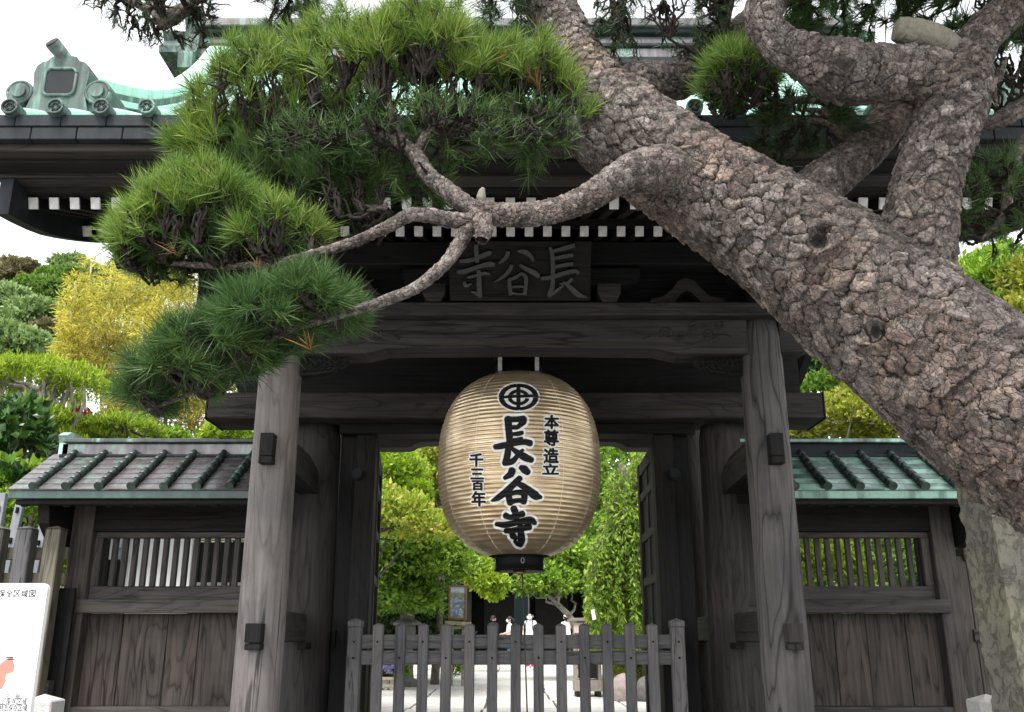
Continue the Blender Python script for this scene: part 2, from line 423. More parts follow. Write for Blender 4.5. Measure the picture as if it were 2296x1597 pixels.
# carved scrolls in low relief at both ends of the beam
def scroll(m, cx, y, cz, r, sgn=1, turns=1.6, w=.009, a0=0.0):
    pts = []
    for i in range(30):
        f = i / 29; a = a0 + sgn * f * turns * 2 * math.pi; rr = r * (1 - .8 * f)
        pts.append((cx + rr * math.cos(a), y, cz + rr * math.sin(a)))
    m.tube(pts, [w * (1 - .4 * i / 29) for i in range(30)], 6)
for sx in (-1, 1):
    m = MB()
    for k, (dx, dz, r) in enumerate(((.30, -.10, .055), (.42, -.05, .04), (.52, -.13, .035), (.22, -.03, .035), (.62, -.09, .05))):
        scroll(m, GX + sx * (PX - .1 - dx), 6.279, 3.80 + dz, r, sx if k % 2 else -sx, a0=k)
    m.tube([(GX + sx * (PX - .9 + i * .06), 6.279, 3.66 + .04 * math.sin(i * .8)) for i in range(12)], .007, 5)
    part('carved_relief', m, W['mid_x'], beam)
    # pierced bracket under the beam, against the pillar
    m = MB(); xs = GX + sx * (PX - .155)
    prof = [(0, 3.548), (.34, 3.548), (.355, 3.52), (.33, 3.485), (.27, 3.47), (.255, 3.44), (.19, 3.425), (.10, 3.41), (0, 3.405)]
    m.prism([(xs - sx * a, z) for a, z in prof], 6.36, 6.44, 'y')
    for k in range(9):
        scroll(m, xs - sx * (.03 + .035 * k), 6.352, 3.51 + .022 * math.sin(k * 2.1) - .0012 * k * k * .2, .030, 1 if k % 2 else -1, 1.2, .008, k)
    for k in range(6):
        m.tube([(xs - sx * (.02 + .045 * k), 6.35, 3.43 + .004 * k), (xs - sx * (.05 + .045 * k), 6.345, 3.445 + .005 * k), (xs - sx * (.065 + .045 * k), 6.35, 3.43 + .006 * k)], .009, 6)
    gp('carved_bracket', m, W['dark_x'])
    # carved nose of the beam outside the pillar
    m = MB(); xs = GX + sx * (PX + .13)
    prof = [(0, 3.80), (.20, 3.80), (.27, 3.77), (.305, 3.71), (.30, 3.65), (.26, 3.615), (.21, 3.60), (.18, 3.575), (.12, 3.565), (0, 3.56)]
    m.prism([(xs + sx * a, z) for a, z in prof], 6.31, 6.49, 'y')
    scroll(m, xs + sx * .20, 6.309, 3.71, .055, -sx, 1.5, .008, 0)
    gp('beam_nose', m, W['mid_x'])
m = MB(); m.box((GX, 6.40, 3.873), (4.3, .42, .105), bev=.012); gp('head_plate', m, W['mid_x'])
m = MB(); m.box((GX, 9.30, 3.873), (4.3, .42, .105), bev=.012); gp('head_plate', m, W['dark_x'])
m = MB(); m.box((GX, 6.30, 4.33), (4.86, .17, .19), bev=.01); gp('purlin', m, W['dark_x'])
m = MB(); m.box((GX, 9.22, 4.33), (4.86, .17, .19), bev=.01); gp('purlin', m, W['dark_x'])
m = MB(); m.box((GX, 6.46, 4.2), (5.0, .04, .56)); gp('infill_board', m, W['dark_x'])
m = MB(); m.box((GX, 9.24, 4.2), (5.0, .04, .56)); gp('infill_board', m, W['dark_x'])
m = MB(); m.box((GX, 7.70, 4.6), (5.0, .06, 2.1)); gp('infill_board', m, W['dark_x'])  # added to block light from the rear and keep the roof space black
# bracket blocks and frog-leg struts between plate and purlin
for x in (-1.75, -.58, .72, 1.87):
    m = MB()
    m.add([(x - .05, 6.20, 3.93), (x + .05, 6.20, 3.93), (x + .05, 6.36, 3.93), (x - .05, 6.36, 3.93),
           (x - .085, 6.17, 3.99), (x + .085, 6.17, 3.99), (x + .085, 6.39, 3.99), (x - .085, 6.39, 3.99),
           (x - .085, 6.17, 4.06), (x + .085, 6.17, 4.06), (x + .085, 6.39, 4.06), (x - .085, 6.39, 4.06)],
          [(0, 1, 5, 4), (1, 2, 6, 5), (2, 3, 7, 6), (3, 0, 4, 7), (4, 5, 9, 8), (5, 6, 10, 9), (6, 7, 11, 10), (7, 4, 8, 11), (8, 9, 10, 11), (3, 2, 1, 0)])
    gp('bracket_block', m, W['mid_x'])
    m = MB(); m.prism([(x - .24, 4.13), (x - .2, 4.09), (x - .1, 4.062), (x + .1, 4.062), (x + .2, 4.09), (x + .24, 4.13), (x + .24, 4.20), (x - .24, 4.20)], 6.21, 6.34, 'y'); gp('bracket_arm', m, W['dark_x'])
for x in (-1.15, 1.32):
    m = MB(); h = [(-.30, 0), (-.27, .05), (-.18, .07), (-.11, .13), (-.06, .20), (0, .22)]
    outer = h + [(-a, b) for a, b in reversed(h[:-1])]
    inner = [(.16, 0), (.10, .03), (.04, .10), (0, .12), (-.04, .10), (-.10, .03), (-.16, 0)]
    m.prism([(x + a, 3.93 + b) for a, b in outer + inner], 6.28, 6.38, 'y'); gp('frog_leg_strut', m, W['mid_x'])

# main cross beam, lintel, jambs
m = MB(); m.box((GX - .04, 7.64, 3.443), (5.28, .48, .226), bev=.008); kab = gp('cross_beam', m, W['mid_x'])
for sx in (-1, 1):
    m = MB(); xe = GX - .04 + sx * 2.642
    m.box((xe, 7.64, 3.443), (.012, .492, .24)); part('end_cap', m, BLACK, kab)
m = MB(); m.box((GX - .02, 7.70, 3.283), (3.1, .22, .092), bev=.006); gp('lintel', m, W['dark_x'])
for sx, x0, x1 in ((-1, -1.50, -1.19), (1, 1.235, 1.545)):
    m = MB(); m.box(((x0 + x1) / 2 - sx * .07, 7.72, 1.94), (.17, .16, 2.6), bev=.006); j = gp('door_jamb', m, W['dark_z'])
    m = MB(); m.box(((x0 + x1) / 2 + sx * .088, 7.76, 1.94), (.14, .08, 2.6), bev=.004); gp('side_board', m, W['dark_z'])
    xb = -1.33 if sx < 0 else 1.395
    b = MB(); rot = [(.052 * math.cos(a), .052 * math.sin(a)) for a in np.linspace(0, 2 * math.pi, 20, endpoint=False)]
    b.prism([(xb + p, 2.885 + q) for p, q in rot], 7.60, 7.641, 'y')
    b.prism([(xb + p * .8, 2.885 + q * .8) for p, q in rot], 7.575, 7.60, 'y')
    part('boss', b, CU_DARK, j)
    if sx < 0:
        b = MB(); b.box((-1.475, 7.70, 1.52), (.03, .06, .14)); part('bolt_slot', b, BLACK, gate)
# the two leaves, opened inwards
def leaf_door(hx, hy, ex, ey):
    d = Vector((ex - hx, ey - hy, 0)); L = d.length; d.normalize(); nrm = Vector((-d.y, d.x, 0))
    def bx(mb, s0, s1, z0, z1, th, off=0.0):
        rot = Matrix((d, nrm, Vector((0, 0, 1)))).transposed()
        c = Vector((hx, hy, 0)) + d * (s0 + s1) / 2 + nrm * off + Vector((0, 0, (z0 + z1) / 2))
        mb.box(c, (s1 - s0, th, z1 - z0), rot, bev=.006)
    z0, z1 = .66, 3.20
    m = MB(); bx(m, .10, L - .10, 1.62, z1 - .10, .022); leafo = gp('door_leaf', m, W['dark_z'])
    for s in (0, L - .13):
        m = MB(); bx(m, s, s + .13, z0, z1, .085); part('stile', m, W['mid_z'], leafo)
    for a, b in ((z0, z0 + .14), (1.10, 1.20), (1.52, 1.64), (2.00, 2.08), (2.42, 2.50), (2.82, 2.90), (z1 - .12, z1)):
        m = MB(); bx(m, .131, L - .131, a, b, .07); part('rail', m, W['mid_y'], leafo)
    for k in range(7):
        s = .19 + k * (L - .38) / 6
        m = MB(); bx(m, s - .02, s + .02, .801, 1.519, .045); part('lattice_bar', m, W['mid_z'], leafo)
    m = MB(); bx(m, L / 2 - .05, L / 2 + .05, 1.641, 3.079, .05); part('muntin', m, W['mid_z'], leafo)
leaf_door(-1.225, 7.83, -1.36, 9.00); leaf_door(1.285, 7.83, 1.315, 9.00)

# ---------------------------------------------------------------- eaves and roof
XL, XR = -3.13, 3.27
slope = .39
def shared(name, me, parent, locs, **k):
    out = []
    for l in locs:
        o = bpy.data.objects.new(name, me); COL.objects.link(o); o.parent = parent; o.location = Vector(l) - world_loc(parent); out.append(o)
    return out
def rafter_set(y0, z0, run, w, h, capw, xs):
    m = MB(); y1, z1 = run, run * slope
    m.span((0, 0, 0), (0, y1, z1), w, h, bev=.004); me = m.mesh('rafter', W['dark_y'])
    c = MB(); dz = Vector((0, 1, slope)).normalized()
    c.span(-dz * .004, dz * .012, w * capw, h * capw, bev=.003); mc = c.mesh('painted_end', WHITE_END)
    for x in xs:
        o = link('rafter', me, gate, (x, y0, z0))
        e = bpy.data.objects.new('painted_end', mc); COL.objects.link(e); e.parent = o; e.location = (0, 0, 0)
xs = [-3.0 + .13 * i for i in range(48)]
rafter_set(5.76, 4.290, 1.95, .058, .070, 1.04, xs)
rafter_set(5.065, 4.150, .90, .056, .070, 1.04, [x + .0 for x in xs])
m = MB(); m.box((.07, 5.80, 4.365), (6.3, .07, .05)); gp('eave_batten', m, W['dark_x'])
m = MB(); a = Vector((.07, 5.80, 4.372 + .04)); 
# boarding above the rafters, as planks running along the eave
for i in range(7):
    y = 5.12 + i * .285; z = 4.235 + slope * (y - 5.12)
    m = MB(); m.box((.07, y, z + .03), (6.36, .283, .018), Matrix.Rotation(math.atan(slope), 3, 'X')); gp('roof_board', m, W['dark_x'])
for (y0, y1, z0, z1, mt) in ((5.00, 5.115, 4.200, 4.262, 'dark_x'), (4.86, 5.005, 4.222, 4.29, 'mid_x'), (4.73, 4.865, 4.245, 4.32, 'dark_x'), (4.64, 4.735, 4.270, 4.34, 'mid_x')):
    m = MB(); m.box((.07, (y0 + y1) / 2, (z0 + z1) / 2), (6.44, y1 - y0, z1 - z0), bev=.006); gp('eave_board', m, W[mt])
prof = [(4.585, 4.475), (4.75, 4.57), (5.0, 4.70), (5.45, 4.93), (5.92, 5.20), (6.3, 5.47), (6.58, 5.70), (7.0, 6.12), (7.3, 6.48), (7.5, 6.76), (7.75, 7.0)]
SP, _ = spline([(y, z, 0) for y, z in prof], 40)
def roof_z(y): 
    yy = y if y <= 7.75 else 15.5 - y
    return float(np.interp(yy, SP[:, 0], SP[:, 1]))
m = MB(); n = len(SP)
ys = [p[0] for p in SP] + [15.5 - p[0] for p in SP[::-1][1:]]
top = [(y, roof_z(y)) for y in ys]; bot = [(y, roof_z(y) - .14) for y in reversed(ys)]
vs = []; 
for x in (XL, XR): vs += [(x, y, z) for y, z in top]
k = len(top); m.add(vs, [(i, i + 1, k + i + 1, k + i) for i in range(k - 1)], 0, True)
vs = []
for x in (XL, XR): vs += [(x, y, z) for y, z in bot]
m.add(vs, [(i, k + i, k + i + 1, i + 1) for i in range(k - 1)], 1, True)
for x in (XL, XR):
    m.add([(x, y, z) for y, z in top] + [(x, y, z) for y, z in bot], [(i, i + 1, 2 * k - 2 - i, 2 * k - 1 - i) for i in range(k - 1)], 1)
roof = part('roof', m, [CU_PALE, CU_DARK], gate)
def rp(name, mb, mat, **kk): return part(name, mb, mat, roof, **kk)
# copper-clad eave: two courses of panels
pan = MB(); pan.box((0, 0, 0), (.262, .05, .073), bev=.004); pme = pan.mesh('fascia_panel', CU_DARK)
shared('fascia_panel', pme, roof, [(XL + .1 + .2665 * i, 4.60, 4.432) for i in range(24)])
pan = MB(); pan.box((0, 0, 0), (.262, .05, .080), bev=.004); pme = pan.mesh('fascia_panel', CU_DARK)
shared('fascia_panel', pme, roof, [(XL + .20 + .2665 * i, 4.607, 4.353) for i in range(24)])
m = MB(); m.box((.07, 4.63, 4.40), (6.3, .03, .15)); rp('fascia_backing', m, W['dark_x'])
# round battens down the slope with a medallion on each end
t = MB(); pts = [(0, y, roof_z(y) + .012) for y in np.linspace(4.60, 7.6, 26)]
t.tube(pts, .036, 10, cap=False); tme = t.mesh('roof_batten', CU_PALE, fix=False)
d = MB()
ring = [(.050 * math.cos(a), .050 * math.sin(a)) for a in np.linspace(0, 2 * math.pi, 24, endpoint=False)]
d.prism([(p, q) for p, q in ring], -.03, .06, 'y', 0)
d.prism([(p * .78, q * .78) for p, q in ring], -.026, .0, 'y', 1)
r24 = [(.044 * math.cos(a), -.036, .044 * math.sin(a)) for a in np.linspace(0, 2 * math.pi, 24)]
d.tube(r24, .0065, 6, 0); scr = [(.022 * math.cos(a), -.031, .022 * math.sin(a)) for a in np.linspace(0, 2 * math.pi, 16)]
d.tube(scr, .004, 5, 1)
for a in np.linspace(0, 2 * math.pi, 6, endpoint=False): d.tube([(.01 * math.cos(a), -.031, .01 * math.sin(a)), (.033 * math.cos(a), -.031, .033 * math.sin(a))], .004, 5, 1)
dme = d.mesh('medallion', [CU_ORN, CU_DARK], fix=True)
for i in range(24):
    x = -2.92 + .2655 * i
    b = link('roof_batten', tme, gate, (x, 0, 0))
    e = bpy.data.objects.new('medallion', dme); COL.objects.link(e); e.parent = b; e.location = (0, 4.575, 4.503)
# barge boards at the two gable ends
lo, _ = spline([(4.88, 3.985, 0), (5.2, 4.04, 0), (5.55, 4.14, 0), (6.24, 4.42, 0), (6.9, 4.78, 0), (7.4, 5.15, 0), (7.75, 5.5, 0)], 20)
hi = [(y, roof_z(y) - .15) for y in np.linspace(7.75, 4.88, 20)]
polyf = [(y, z) for y, z, _ in lo] + hi
for x in (XL + .06, XR - .06):
    m = MB()
    n = len(lo)
    for sgn in (0, 1):
        pass
    for half in (0, 1):
        def my(y): return y if not half else 15.5 - y
        vs = []
        for xx in (x - .04, x + .04):
            vs += [(xx, my(a[0]), a[1]) for a in lo] + [(xx, my(b[0]), b[1]) for b in reversed(hi)]
        fs = []
        for i in range(n - 1):
            fs += [(i, i + 1, n + i + 1, n + i), (2 * n + i, 3 * n + i, 3 * n + i + 1, 2 * n + i + 1), (i, 2 * n + i, 2 * n + i + 1, i + 1), (n + i, n + i + 1, 3 * n + i + 1, 3 * n + i)]
        fs.append((0, n, 3 * n, 2 * n)); m.add(vs, fs)
    gp('barge_board', m, CU_DARK)
    # carved pendants hanging from the barge board
    for yy in (6.55, 7.75):
        zz = float(np.interp(yy, lo[:, 0], lo[:, 1])) + .02
        p = MB(); pr = [(0, .1), (.10, .08), (.13, 0), (.10, -.07), (.12, -.14), (.07, -.22), (0, -.26), (-.07, -.22), (-.12, -.14), (-.10, -.07), (-.13, 0), (-.10, .08)]
        p.prism([(yy + a, zz + b) for a, b in pr], x - .06, x + .06, 'x'); gp('gable_pendant', p, BLACK)
# main ridge: stacked courses
for (w, z0, z1, mt) in ((.52, 6.90, 6.98, CU_DARK), (.40, 6.98, 7.12, CU_BROWN), (.46, 7.12, 7.16, CU_DARK), (.36, 7.16, 7.27, CU_BROWN), (.48, 7.27, 7.32, CU_DARK), (.56, 7.32, 7.41, CU_BROWN)):
    m = MB(); m.box((.07, 7.75, (z0 + z1) / 2), (6.36, w, z1 - z0), bev=.008); rp('ridge_course', m, mt)
for sx, x in ((-1, XL - .02), (1, XR + .02)):
    m = MB()
    pr = [(-.34, 6.80), (.34, 6.80), (.36, 6.95), (.26, 7.05), (.24, 7.25), (.30, 7.42), (.18, 7.52), (-.18, 7.52), (-.30, 7.42), (-.24, 7.25), (-.26, 7.05), (-.36, 6.95)]
    m.prism([(7.75 + a, b) for a, b in pr], x - .07, x + .07, 'x')
    m.prism([(7.75 + a * .8, 7.02 + (b - 6.8) * .42) for a, b in pr], x + sx * .07, x + sx * .30, 'x')
    rp('ridge_end_tile', m, CU_ORN)
# descending ridges with their end ornaments
def descending(xc):
    lv = ((.34, .00, .08, CU_RIB), (.28, .08, .16, CU_ORN), (.36, .155, .20, CU_PALE), (.24, .20, .26, CU_ORN), (.22, .26, .34, CU_PALE))
    ysr = np.linspace(5.02, 7.55, 26)
    for w, a, b, mt in lv:
        m = MB(); vs = []; n = len(ysr)
        for xx, zz in ((-w / 2, a), (w / 2, a), (w / 2, b), (-w / 2, b)): vs += [(xc + xx, y, roof_z(y) + zz) for y in ysr]
        fs = []
        for j in range(4):
            j2 = (j + 1) % 4; fs += [(j * n + i, j * n + i + 1, j2 * n + i + 1, j2 * n + i) for i in range(n - 1)]
        fs += [(0, n, 2 * n, 3 * n), (n - 1, 4 * n - 1, 3 * n - 1, 2 * n - 1)]; m.add(vs, fs); rp('descending_ridge', m, mt)
    y0 = 4.93; zb = roof_z(y0) - .02
    zb += .03; xc += .02 * (1 if xc < 0 else -1)
    half = [(.0, .395), (.05, .408), (.08, .400), (.10, .372), (.135, .362), (.163, .335), (.175, .285), (.166, .20), (.165, .13), (.182, .06), (.20, .0)]
    m = MB(); pr = [(-a, b) for a, b in reversed(half)] + half[1:]
    m.prism([(xc + a, zb + b) for a, b in pr], y0 - .06, y0 + .07, 'y', 0)
    o = rp('ridge_ornament', m, CU_ORN)
    def rr(w, h, r, k=5):
        q = []
        for cx_, cz_, a0 in ((w - r, h - r, 0), (-w + r, h - r, 90), (-w + r, -h + r, 180), (w - r, -h + r, 270)):
            q += [(cx_ + r * math.cos(R(a0 + 90 * i / k)), cz_ + r * math.sin(R(a0 + 90 * i / k))) for i in range(k + 1)]
        return q
    f = rr(.098, .096, .04); p = MB(); p.tube([(xc + a, y0 - .066, zb + .215 + b) for a, b in f + f[:1]], .010, 6); rp('ornament_rim', p, CU_ORN)
    p = MB(); p.prism([(xc + a, zb + .215 + b) for a, b in rr(.095, .093, .036)], y0 - .066, y0 - .05, 'y'); rp('ornament_panel', p, CU_DARK)
    for sx in (-1, 1):
        p = MB()
        for q, rad in ((0, .084), (1, .064), (2, .044)):
            rg = [(rad * math.cos(a), rad * math.sin(a)) for a in np.linspace(0, 2 * math.pi, 22, endpoint=False)]
            p.prism([(xc + sx * .245 + u, zb + .145 + w) for u, w in rg], y0 - .05 - .016 * q, y0 + .19 - .14 * (q > 0), 'y')
        # neck sweeping from the body into the curl
        p.prism([(xc + sx * .165, zb + .02), (xc + sx * .26, zb + .03), (xc + sx * .27, zb + .10), (xc + sx * .225, zb + .15), (xc + sx * .19, zb + .155), (xc + sx * .165, zb + .20)], y0 - .03, y0 + .07, 'y')
        p.tube([(xc + sx * (.245 + (.074) * math.cos(a)), y0 - .058, zb + .145 + .074 * math.sin(a)) for a in np.linspace(0, 2 * math.pi, 22)], .011, 6)
        rp('ornament_scroll', p, CU_ORN)
    p = MB(); p.tube([(xc + .03, y0 + .14, zb + .33), (xc + .005, y0 + .03, zb + .395), (xc - .062, y0 - .11, zb + .470)], [.038, .041, .047], 18, 0)
    p.tube([(xc - .0625, y0 - .111, zb + .4705), (xc - .0645, y0 - .116, zb + .4733)], .042, 18, 1)
    part('ornament_horn', p, [CU_ORN, CU_DARK], roof)
descending(-2.86); descending(3.0)

# ---------------------------------------------------------------- name plaque over the passage
PLX, PLY, PLZ = .066, 6.05, 4.085
plaque = thing('name_plaque', 'dark board with three raised green bronze characters over the gate beam', 'plaque', (PLX, PLY, PLZ))
tilt = math.atan2(.25, .37)
# a frame of its own: s to the right, t up the leaning board, n out of its face
ps = Vector((1, 0, 0)); a_ = at(1166, 675, 6.16); b_ = at(1166, 541, 5.93); pt_ = (b_ - a_).normalized(); pn_ = pt_.cross(ps).normalized()
if pn_.y > 0: pn_ = -pn_
PO = (a_ + b_) / 2; PO.x = at(1166, 608, 6.05).x
PW, PH = at(1325, 608, 6.05).x - at(1008, 608, 6.05).x, (b_ - a_).length
def pl(s, t, n): return PO + ps * s + pt_ * t + pn_ * n
m = MB(); m.box(PO - pn_ * .02, (PW, .04, PH), Matrix((ps, -pn_, pt_)).transposed(), bev=.004); part('board', m, W['dark_x'], plaque)
def stroke_poly(pts, k=10, round_=True):
    """centre line with widths -> rows of (x, y) across the stroke"""
    S, L = spline([(x, y, w) for x, y, w in pts], k)
    rows = []
    for i in range(len(S)):
        d = S[min(i + 1, len(S) - 1), :2] - S[max(i - 1, 0), :2]; d = d / (np.linalg.norm(d) + 1e-9)
        rows.append((S[i, :2], np.array([-d[1], d[0]]), d, S[i, 2]))
    return rows
# strokes in the pixel frame of an enlarged view (2296 px = 660 source px, origin 1650, 880)
SIGN = {
 'ji': [[(365,400,60),(480,395,80),(600,360,75),(740,300,95),(790,290,60)], [(585,180,80),(590,300,75),(600,420,70)],
        [(330,540,60),(430,540,90),(600,480,70),(760,440,95),(835,450,70)], [(470,620,40),(600,590,60),(700,560,60),(770,580,40)],
        [(620,520,70),(625,680,80),(630,800,85),(650,880,50)], [(430,670,50),(450,730,60),(520,700,30)], [(520,800,25),(590,830,60),(645,880,40)]],
 'tani': [[(1010,270,70),(990,340,75),(930,400,60),(880,430,20)], [(1130,270,30),(1230,280,90),(1310,340,70),(1345,400,40)],
        [(1060,450,60),(1030,520,75),(940,610,60),(820,680,15)], [(1160,450,50),(1260,510,80),(1380,570,95),(1410,620,60)],
        [(1190,560,50),(1100,620,60),(1010,650,60)], [(1020,640,60),(1030,740,70),(1040,850,55)], [(1190,560,50),(1245,620,65),(1240,740,65),(1230,850,60)], [(1060,745,40),(1150,735,40),(1220,740,40)], [(1050,820,40),(1150,835,30),(1220,830,40)]],
 'cho': [[(1560,215,45),(1590,300,70),(1600,450,75),(1600,620,75)], [(1600,270,60),(1720,240,75),(1890,190,80)], [(1610,370,55),(1740,340,70),(1870,320,65)],
        [(1610,480,55),(1740,455,70),(1870,435,65)], [(1440,630,60),(1560,620,75),(1720,570,75),(1880,530,75),(1950,560,60)],
        [(1600,620,75),(1590,750,80),(1540,860,70)], [(1540,870,60),(1640,800,60),(1740,720,40)], [(1860,630,60),(1790,690,55),(1690,700,30)], [(1740,670,40),(1840,760,90),(1930,840,90),(2050,880,20)]],
}
sk = PW / (317 / 2296 * 3909) * (660 / 2296)
for name_, strokes in SIGN.items():
    m = MB()
    for si, st in enumerate(strokes):
        rows = stroke_poly(st, 9); vs = []; fs = []
        for c, nrm, d, w in rows:
            for q, dep in ((-.5, .002), (-.36, .030 + si * .0005), (.36, .030 + si * .0005), (.5, .002)):
                p = c + nrm * w * q
                # pixel of the enlarged view -> pixel of the photograph -> board
                px = (1650 + p[0] * 660 / 2296) * 2296 / 3909; py = (880 + p[1] * 660 / 2296) * 2296 / 3909
                dr = ray(px, py); tt = (PO - Vector((0, 0, EYE))).dot(pn_) / dr.dot(pn_)
                vs.append(Vector((0, 0, EYE)) + dr * tt + pn_ * dep)
        k = len(rows)
        for i in range(k - 1):
            for j in range(3): fs.append((i * 4 + j, i * 4 + j + 1, i * 4 + j + 5, i * 4 + j + 4))
        fs += [(0, 1, 2, 3), (4 * k - 1, 4 * k - 2, 4 * k - 3, 4 * k - 4)]
        m.add(vs, fs)
    part('character', m, copper('bronze_letter_' + name_, (.016, .017, .013), (.028, .030, .023), (.06, .11, .088), .57, .45, (20, 20, 20)), plaque)

# ---------------------------------------------------------------- paper lantern
LY = 6.95; LX = at(1164, 1040, LY).x; LZT, LZB = at(1164, 842, 6.86).z, at(1164, 1244, 6.80).z
LZC, LH = (LZT + LZB) / 2, (LZT - LZB) / 2
LR = .640; NPL = 45
lantern = thing('paper_lantern', 'huge golden paper lantern with black brush lettering hanging in the gate', 'lantern', (LX, LY, LZB - .15))
def lant_r0(z):
    h = np.clip((z - LZC) / (LH * 1.035), -.9999, .9999)
    return LR * (1 - np.abs(h) ** 2.45) ** (1 / 2.5)
def lant_r(z):
    f = ((z - LZB) / (2 * LH) * NPL) % 1.0
    return lant_r0(z) - .0085 * (4 * f * (1 - f)) ** .75
NR, NC = NPL * 6 + 1, 144
zz = np.linspace(LZB, LZT, NR); aa = np.linspace(0, 2 * np.pi, NC, endpoint=False)
_sag = lant_r0(zz)[:, None] - lant_r(zz)[:, None]
_k = .76 + .24 * np.sin(aa[None, :] * 7 + zz[:, None] * 19) * np.sin(aa[None, :] * 3 - zz[:, None] * 11)
rr_ = lant_r0(zz)[:, None] - _sag * np.clip(_k, .5, 1) + np.where(np.arange(NC) % 12 == 0, .004, 0) * (np.arange(NC) != 108)[None, :] + .0035 * np.sin(zz * 41.0)[:, None] * np.sin(aa * 18)[None, :] * .5
V = np.stack([LX + rr_ * np.cos(aa), LY + rr_ * np.sin(aa), np.repeat(zz[:, None], NC, 1)], -1).reshape(-1, 3)
ii, jj = np.meshgrid(np.arange(NR - 1), np.arange(NC), indexing='ij'); j2 = (jj + 1) % NC
Fq = np.stack([ii * NC + jj, ii * NC + j2, (ii + 1) * NC + j2, (ii + 1) * NC + jj], -1).reshape(-1, 4)
t = NT('gilded_lantern_paper'); nb = t.noise(t.coord((1.2, 1.2, 8)), 2.0, 5, .6); nf = t.noise(t.coord((1, 1, 1)), 60, 3, .6)
c_ = t.mix(.8, (1, 1, 1), t.ramp(t.noise(t.coord((1, 1, 1.6)), 3.2, 6, .7), [(.32, (.66, .60, .52)), (.5, (1, 1, 1)), (.75, (1.06, 1.05, 1.03))]), 'MULTIPLY'); c_ = t.mix(1.0, c_, t.ramp(nb, [(.3, (.57, .43, .265)), (.7, (.81, .66, .445))]), 'MULTIPLY'); t.bump(nf, .15, .003)
PAPER = t.done(c_, .38, .5, .78)
link('paper_body', np_mesh('paper_body', V, Fq, PAPER, True), lantern)
SEAM = plain('pale_paper_seam', (.80, .70, .52), .5, .3, .1, 20)
for q in range(12):
    if q == 9: continue                      # the one under the lettering
    a0 = q * 2 * math.pi / 12; vs = []; zs_ = np.linspace(LZB + .004, LZT - .004, 240)
    for z in zs_:
        r_ = float(lant_r0(z)) - .35 * (float(lant_r0(z)) - float(lant_r(z))) + .0022
        for d_ in (-.0035, .0035): vs.append((LX + r_ * math.cos(a0) - d_ * math.sin(a0), LY + r_ * math.sin(a0) + d_ * math.cos(a0), z))
    link('seam', np_mesh('seam', np.array(vs), np.array([[2 * i, 2 * i + 1, 2 * i + 3, 2 * i + 2] for i in range(239)]), SEAM, True), lantern)
m = MB(); m.lathe([(.186, LZB - .115), (.194, LZB - .11), (.194, LZB - .10), (.186, LZB - .098), (.186, LZB + .01), (.192, LZB + .014), (.192, LZB + .03)], (LX, LY, 0), 48); co = part('lower_collar', m, BLACK, lantern)
for a in (-2.9, -1.45, -.25):
    q = MB(); cx_, cy_ = LX + .19 * math.cos(a), LY + .19 * math.sin(a)
    q.tube([(cx_ + .004 * math.cos(a), cy_ + .004 * math.sin(a) - .006, LZB - .05 + .017 * math.cos(b)) if 0 else (cx_ + .011 * math.sin(b) * -math.sin(a), cy_ + .011 * math.sin(b) * math.cos(a) - .004, LZB - .045 + .02 * math.cos(b)) for b in np.linspace(0, 2 * math.pi, 14)], .0035, 6)
    part('ring', q, STEEL, co)
m = MB(); m.lathe([(.19, LZT - .015), (.195, LZT), (.195, LZT + .10), (.18, LZT + .11)], (LX, LY, 0), 48); part('upper_collar', m, BLACK, lantern)
for px in (1121, 1204):
    x = at(px, 825, 6.75).x; m = MB(); m.box((x, 6.78, LZT + .17), (.03, .05, .34), bev=.003); part('hanger', m, STEEL, lantern)
    m = MB(); m.box((x, 6.752, LZT + .12), (.032, .004, .22)); part('hanger_strip', m, WHITE_END, lantern)
m = MB(); m.box((LX, 6.98, LZT + .2), (.40, .35, .2), bev=.01); part('hanger_block', m, BLACK, lantern)
m = MB(); m.lathe([(.045, LZB - .135), (.05, LZB - .13), (.045, LZB - .115)], (LX, LY - .05, 0), 16)
m.tube([(LX + .02 * math.sin(b), LY - .05, LZB - .16 + .022 * math.cos(b)) for b in np.linspace(0, 2 * math.pi, 14)], .004, 6); part('tassel_ring', m, BRASS, lantern)
m = MB(); xA = at(1172, 1300, 6.9).x; m.tube([(LX, LY - .05, LZB - .18), (xA - .003, LY - .06, 2.0), (at(1182, 1560, 6.9).x, LY - .06, 1.0), (at(1183, 1590, 6.9).x, LY - .06, .75)], .0055, 6); part('pull_cord', m, WIRE, lantern)

def on_lantern(pp, off):
    """photo pixels (n,2) -> points on the pleated paper where those rays meet it, raised by off"""
    u = (pp[:, 0] - CX) / FPX; v = (CY - pp[:, 1]) / FPX
    D = np.stack([u, _c - v * _s, _s + v * _c], 1)
    t0 = np.full(len(pp), 6.0) / D[:, 1]
    t1 = ((LX * D[:, 0] + LY * D[:, 1])) / (D[:, 0] ** 2 + D[:, 1] ** 2)
    for _ in range(40):
        tm = (t0 + t1) / 2; P = D * tm[:, None]; z = P[:, 2] + EYE
        out = np.hypot(P[:, 0] - LX, P[:, 1] - LY) > lant_r(np.clip(z, LZB + .001, LZT - .001)) + off
        t0 = np.where(out, tm, t0); t1 = np.where(out, t1, tm)
    return D * t0[:, None] + np.array([0, 0, EYE])
def crop2px(x, y):          # enlarged lantern view: 1318 px = 660 source px, origin (1650, 1400)
    s = 660 / 1318; return np.stack([(1650 + x * s) * 2296 / 3909, (1400 + y * s) * 2296 / 3909], -1)
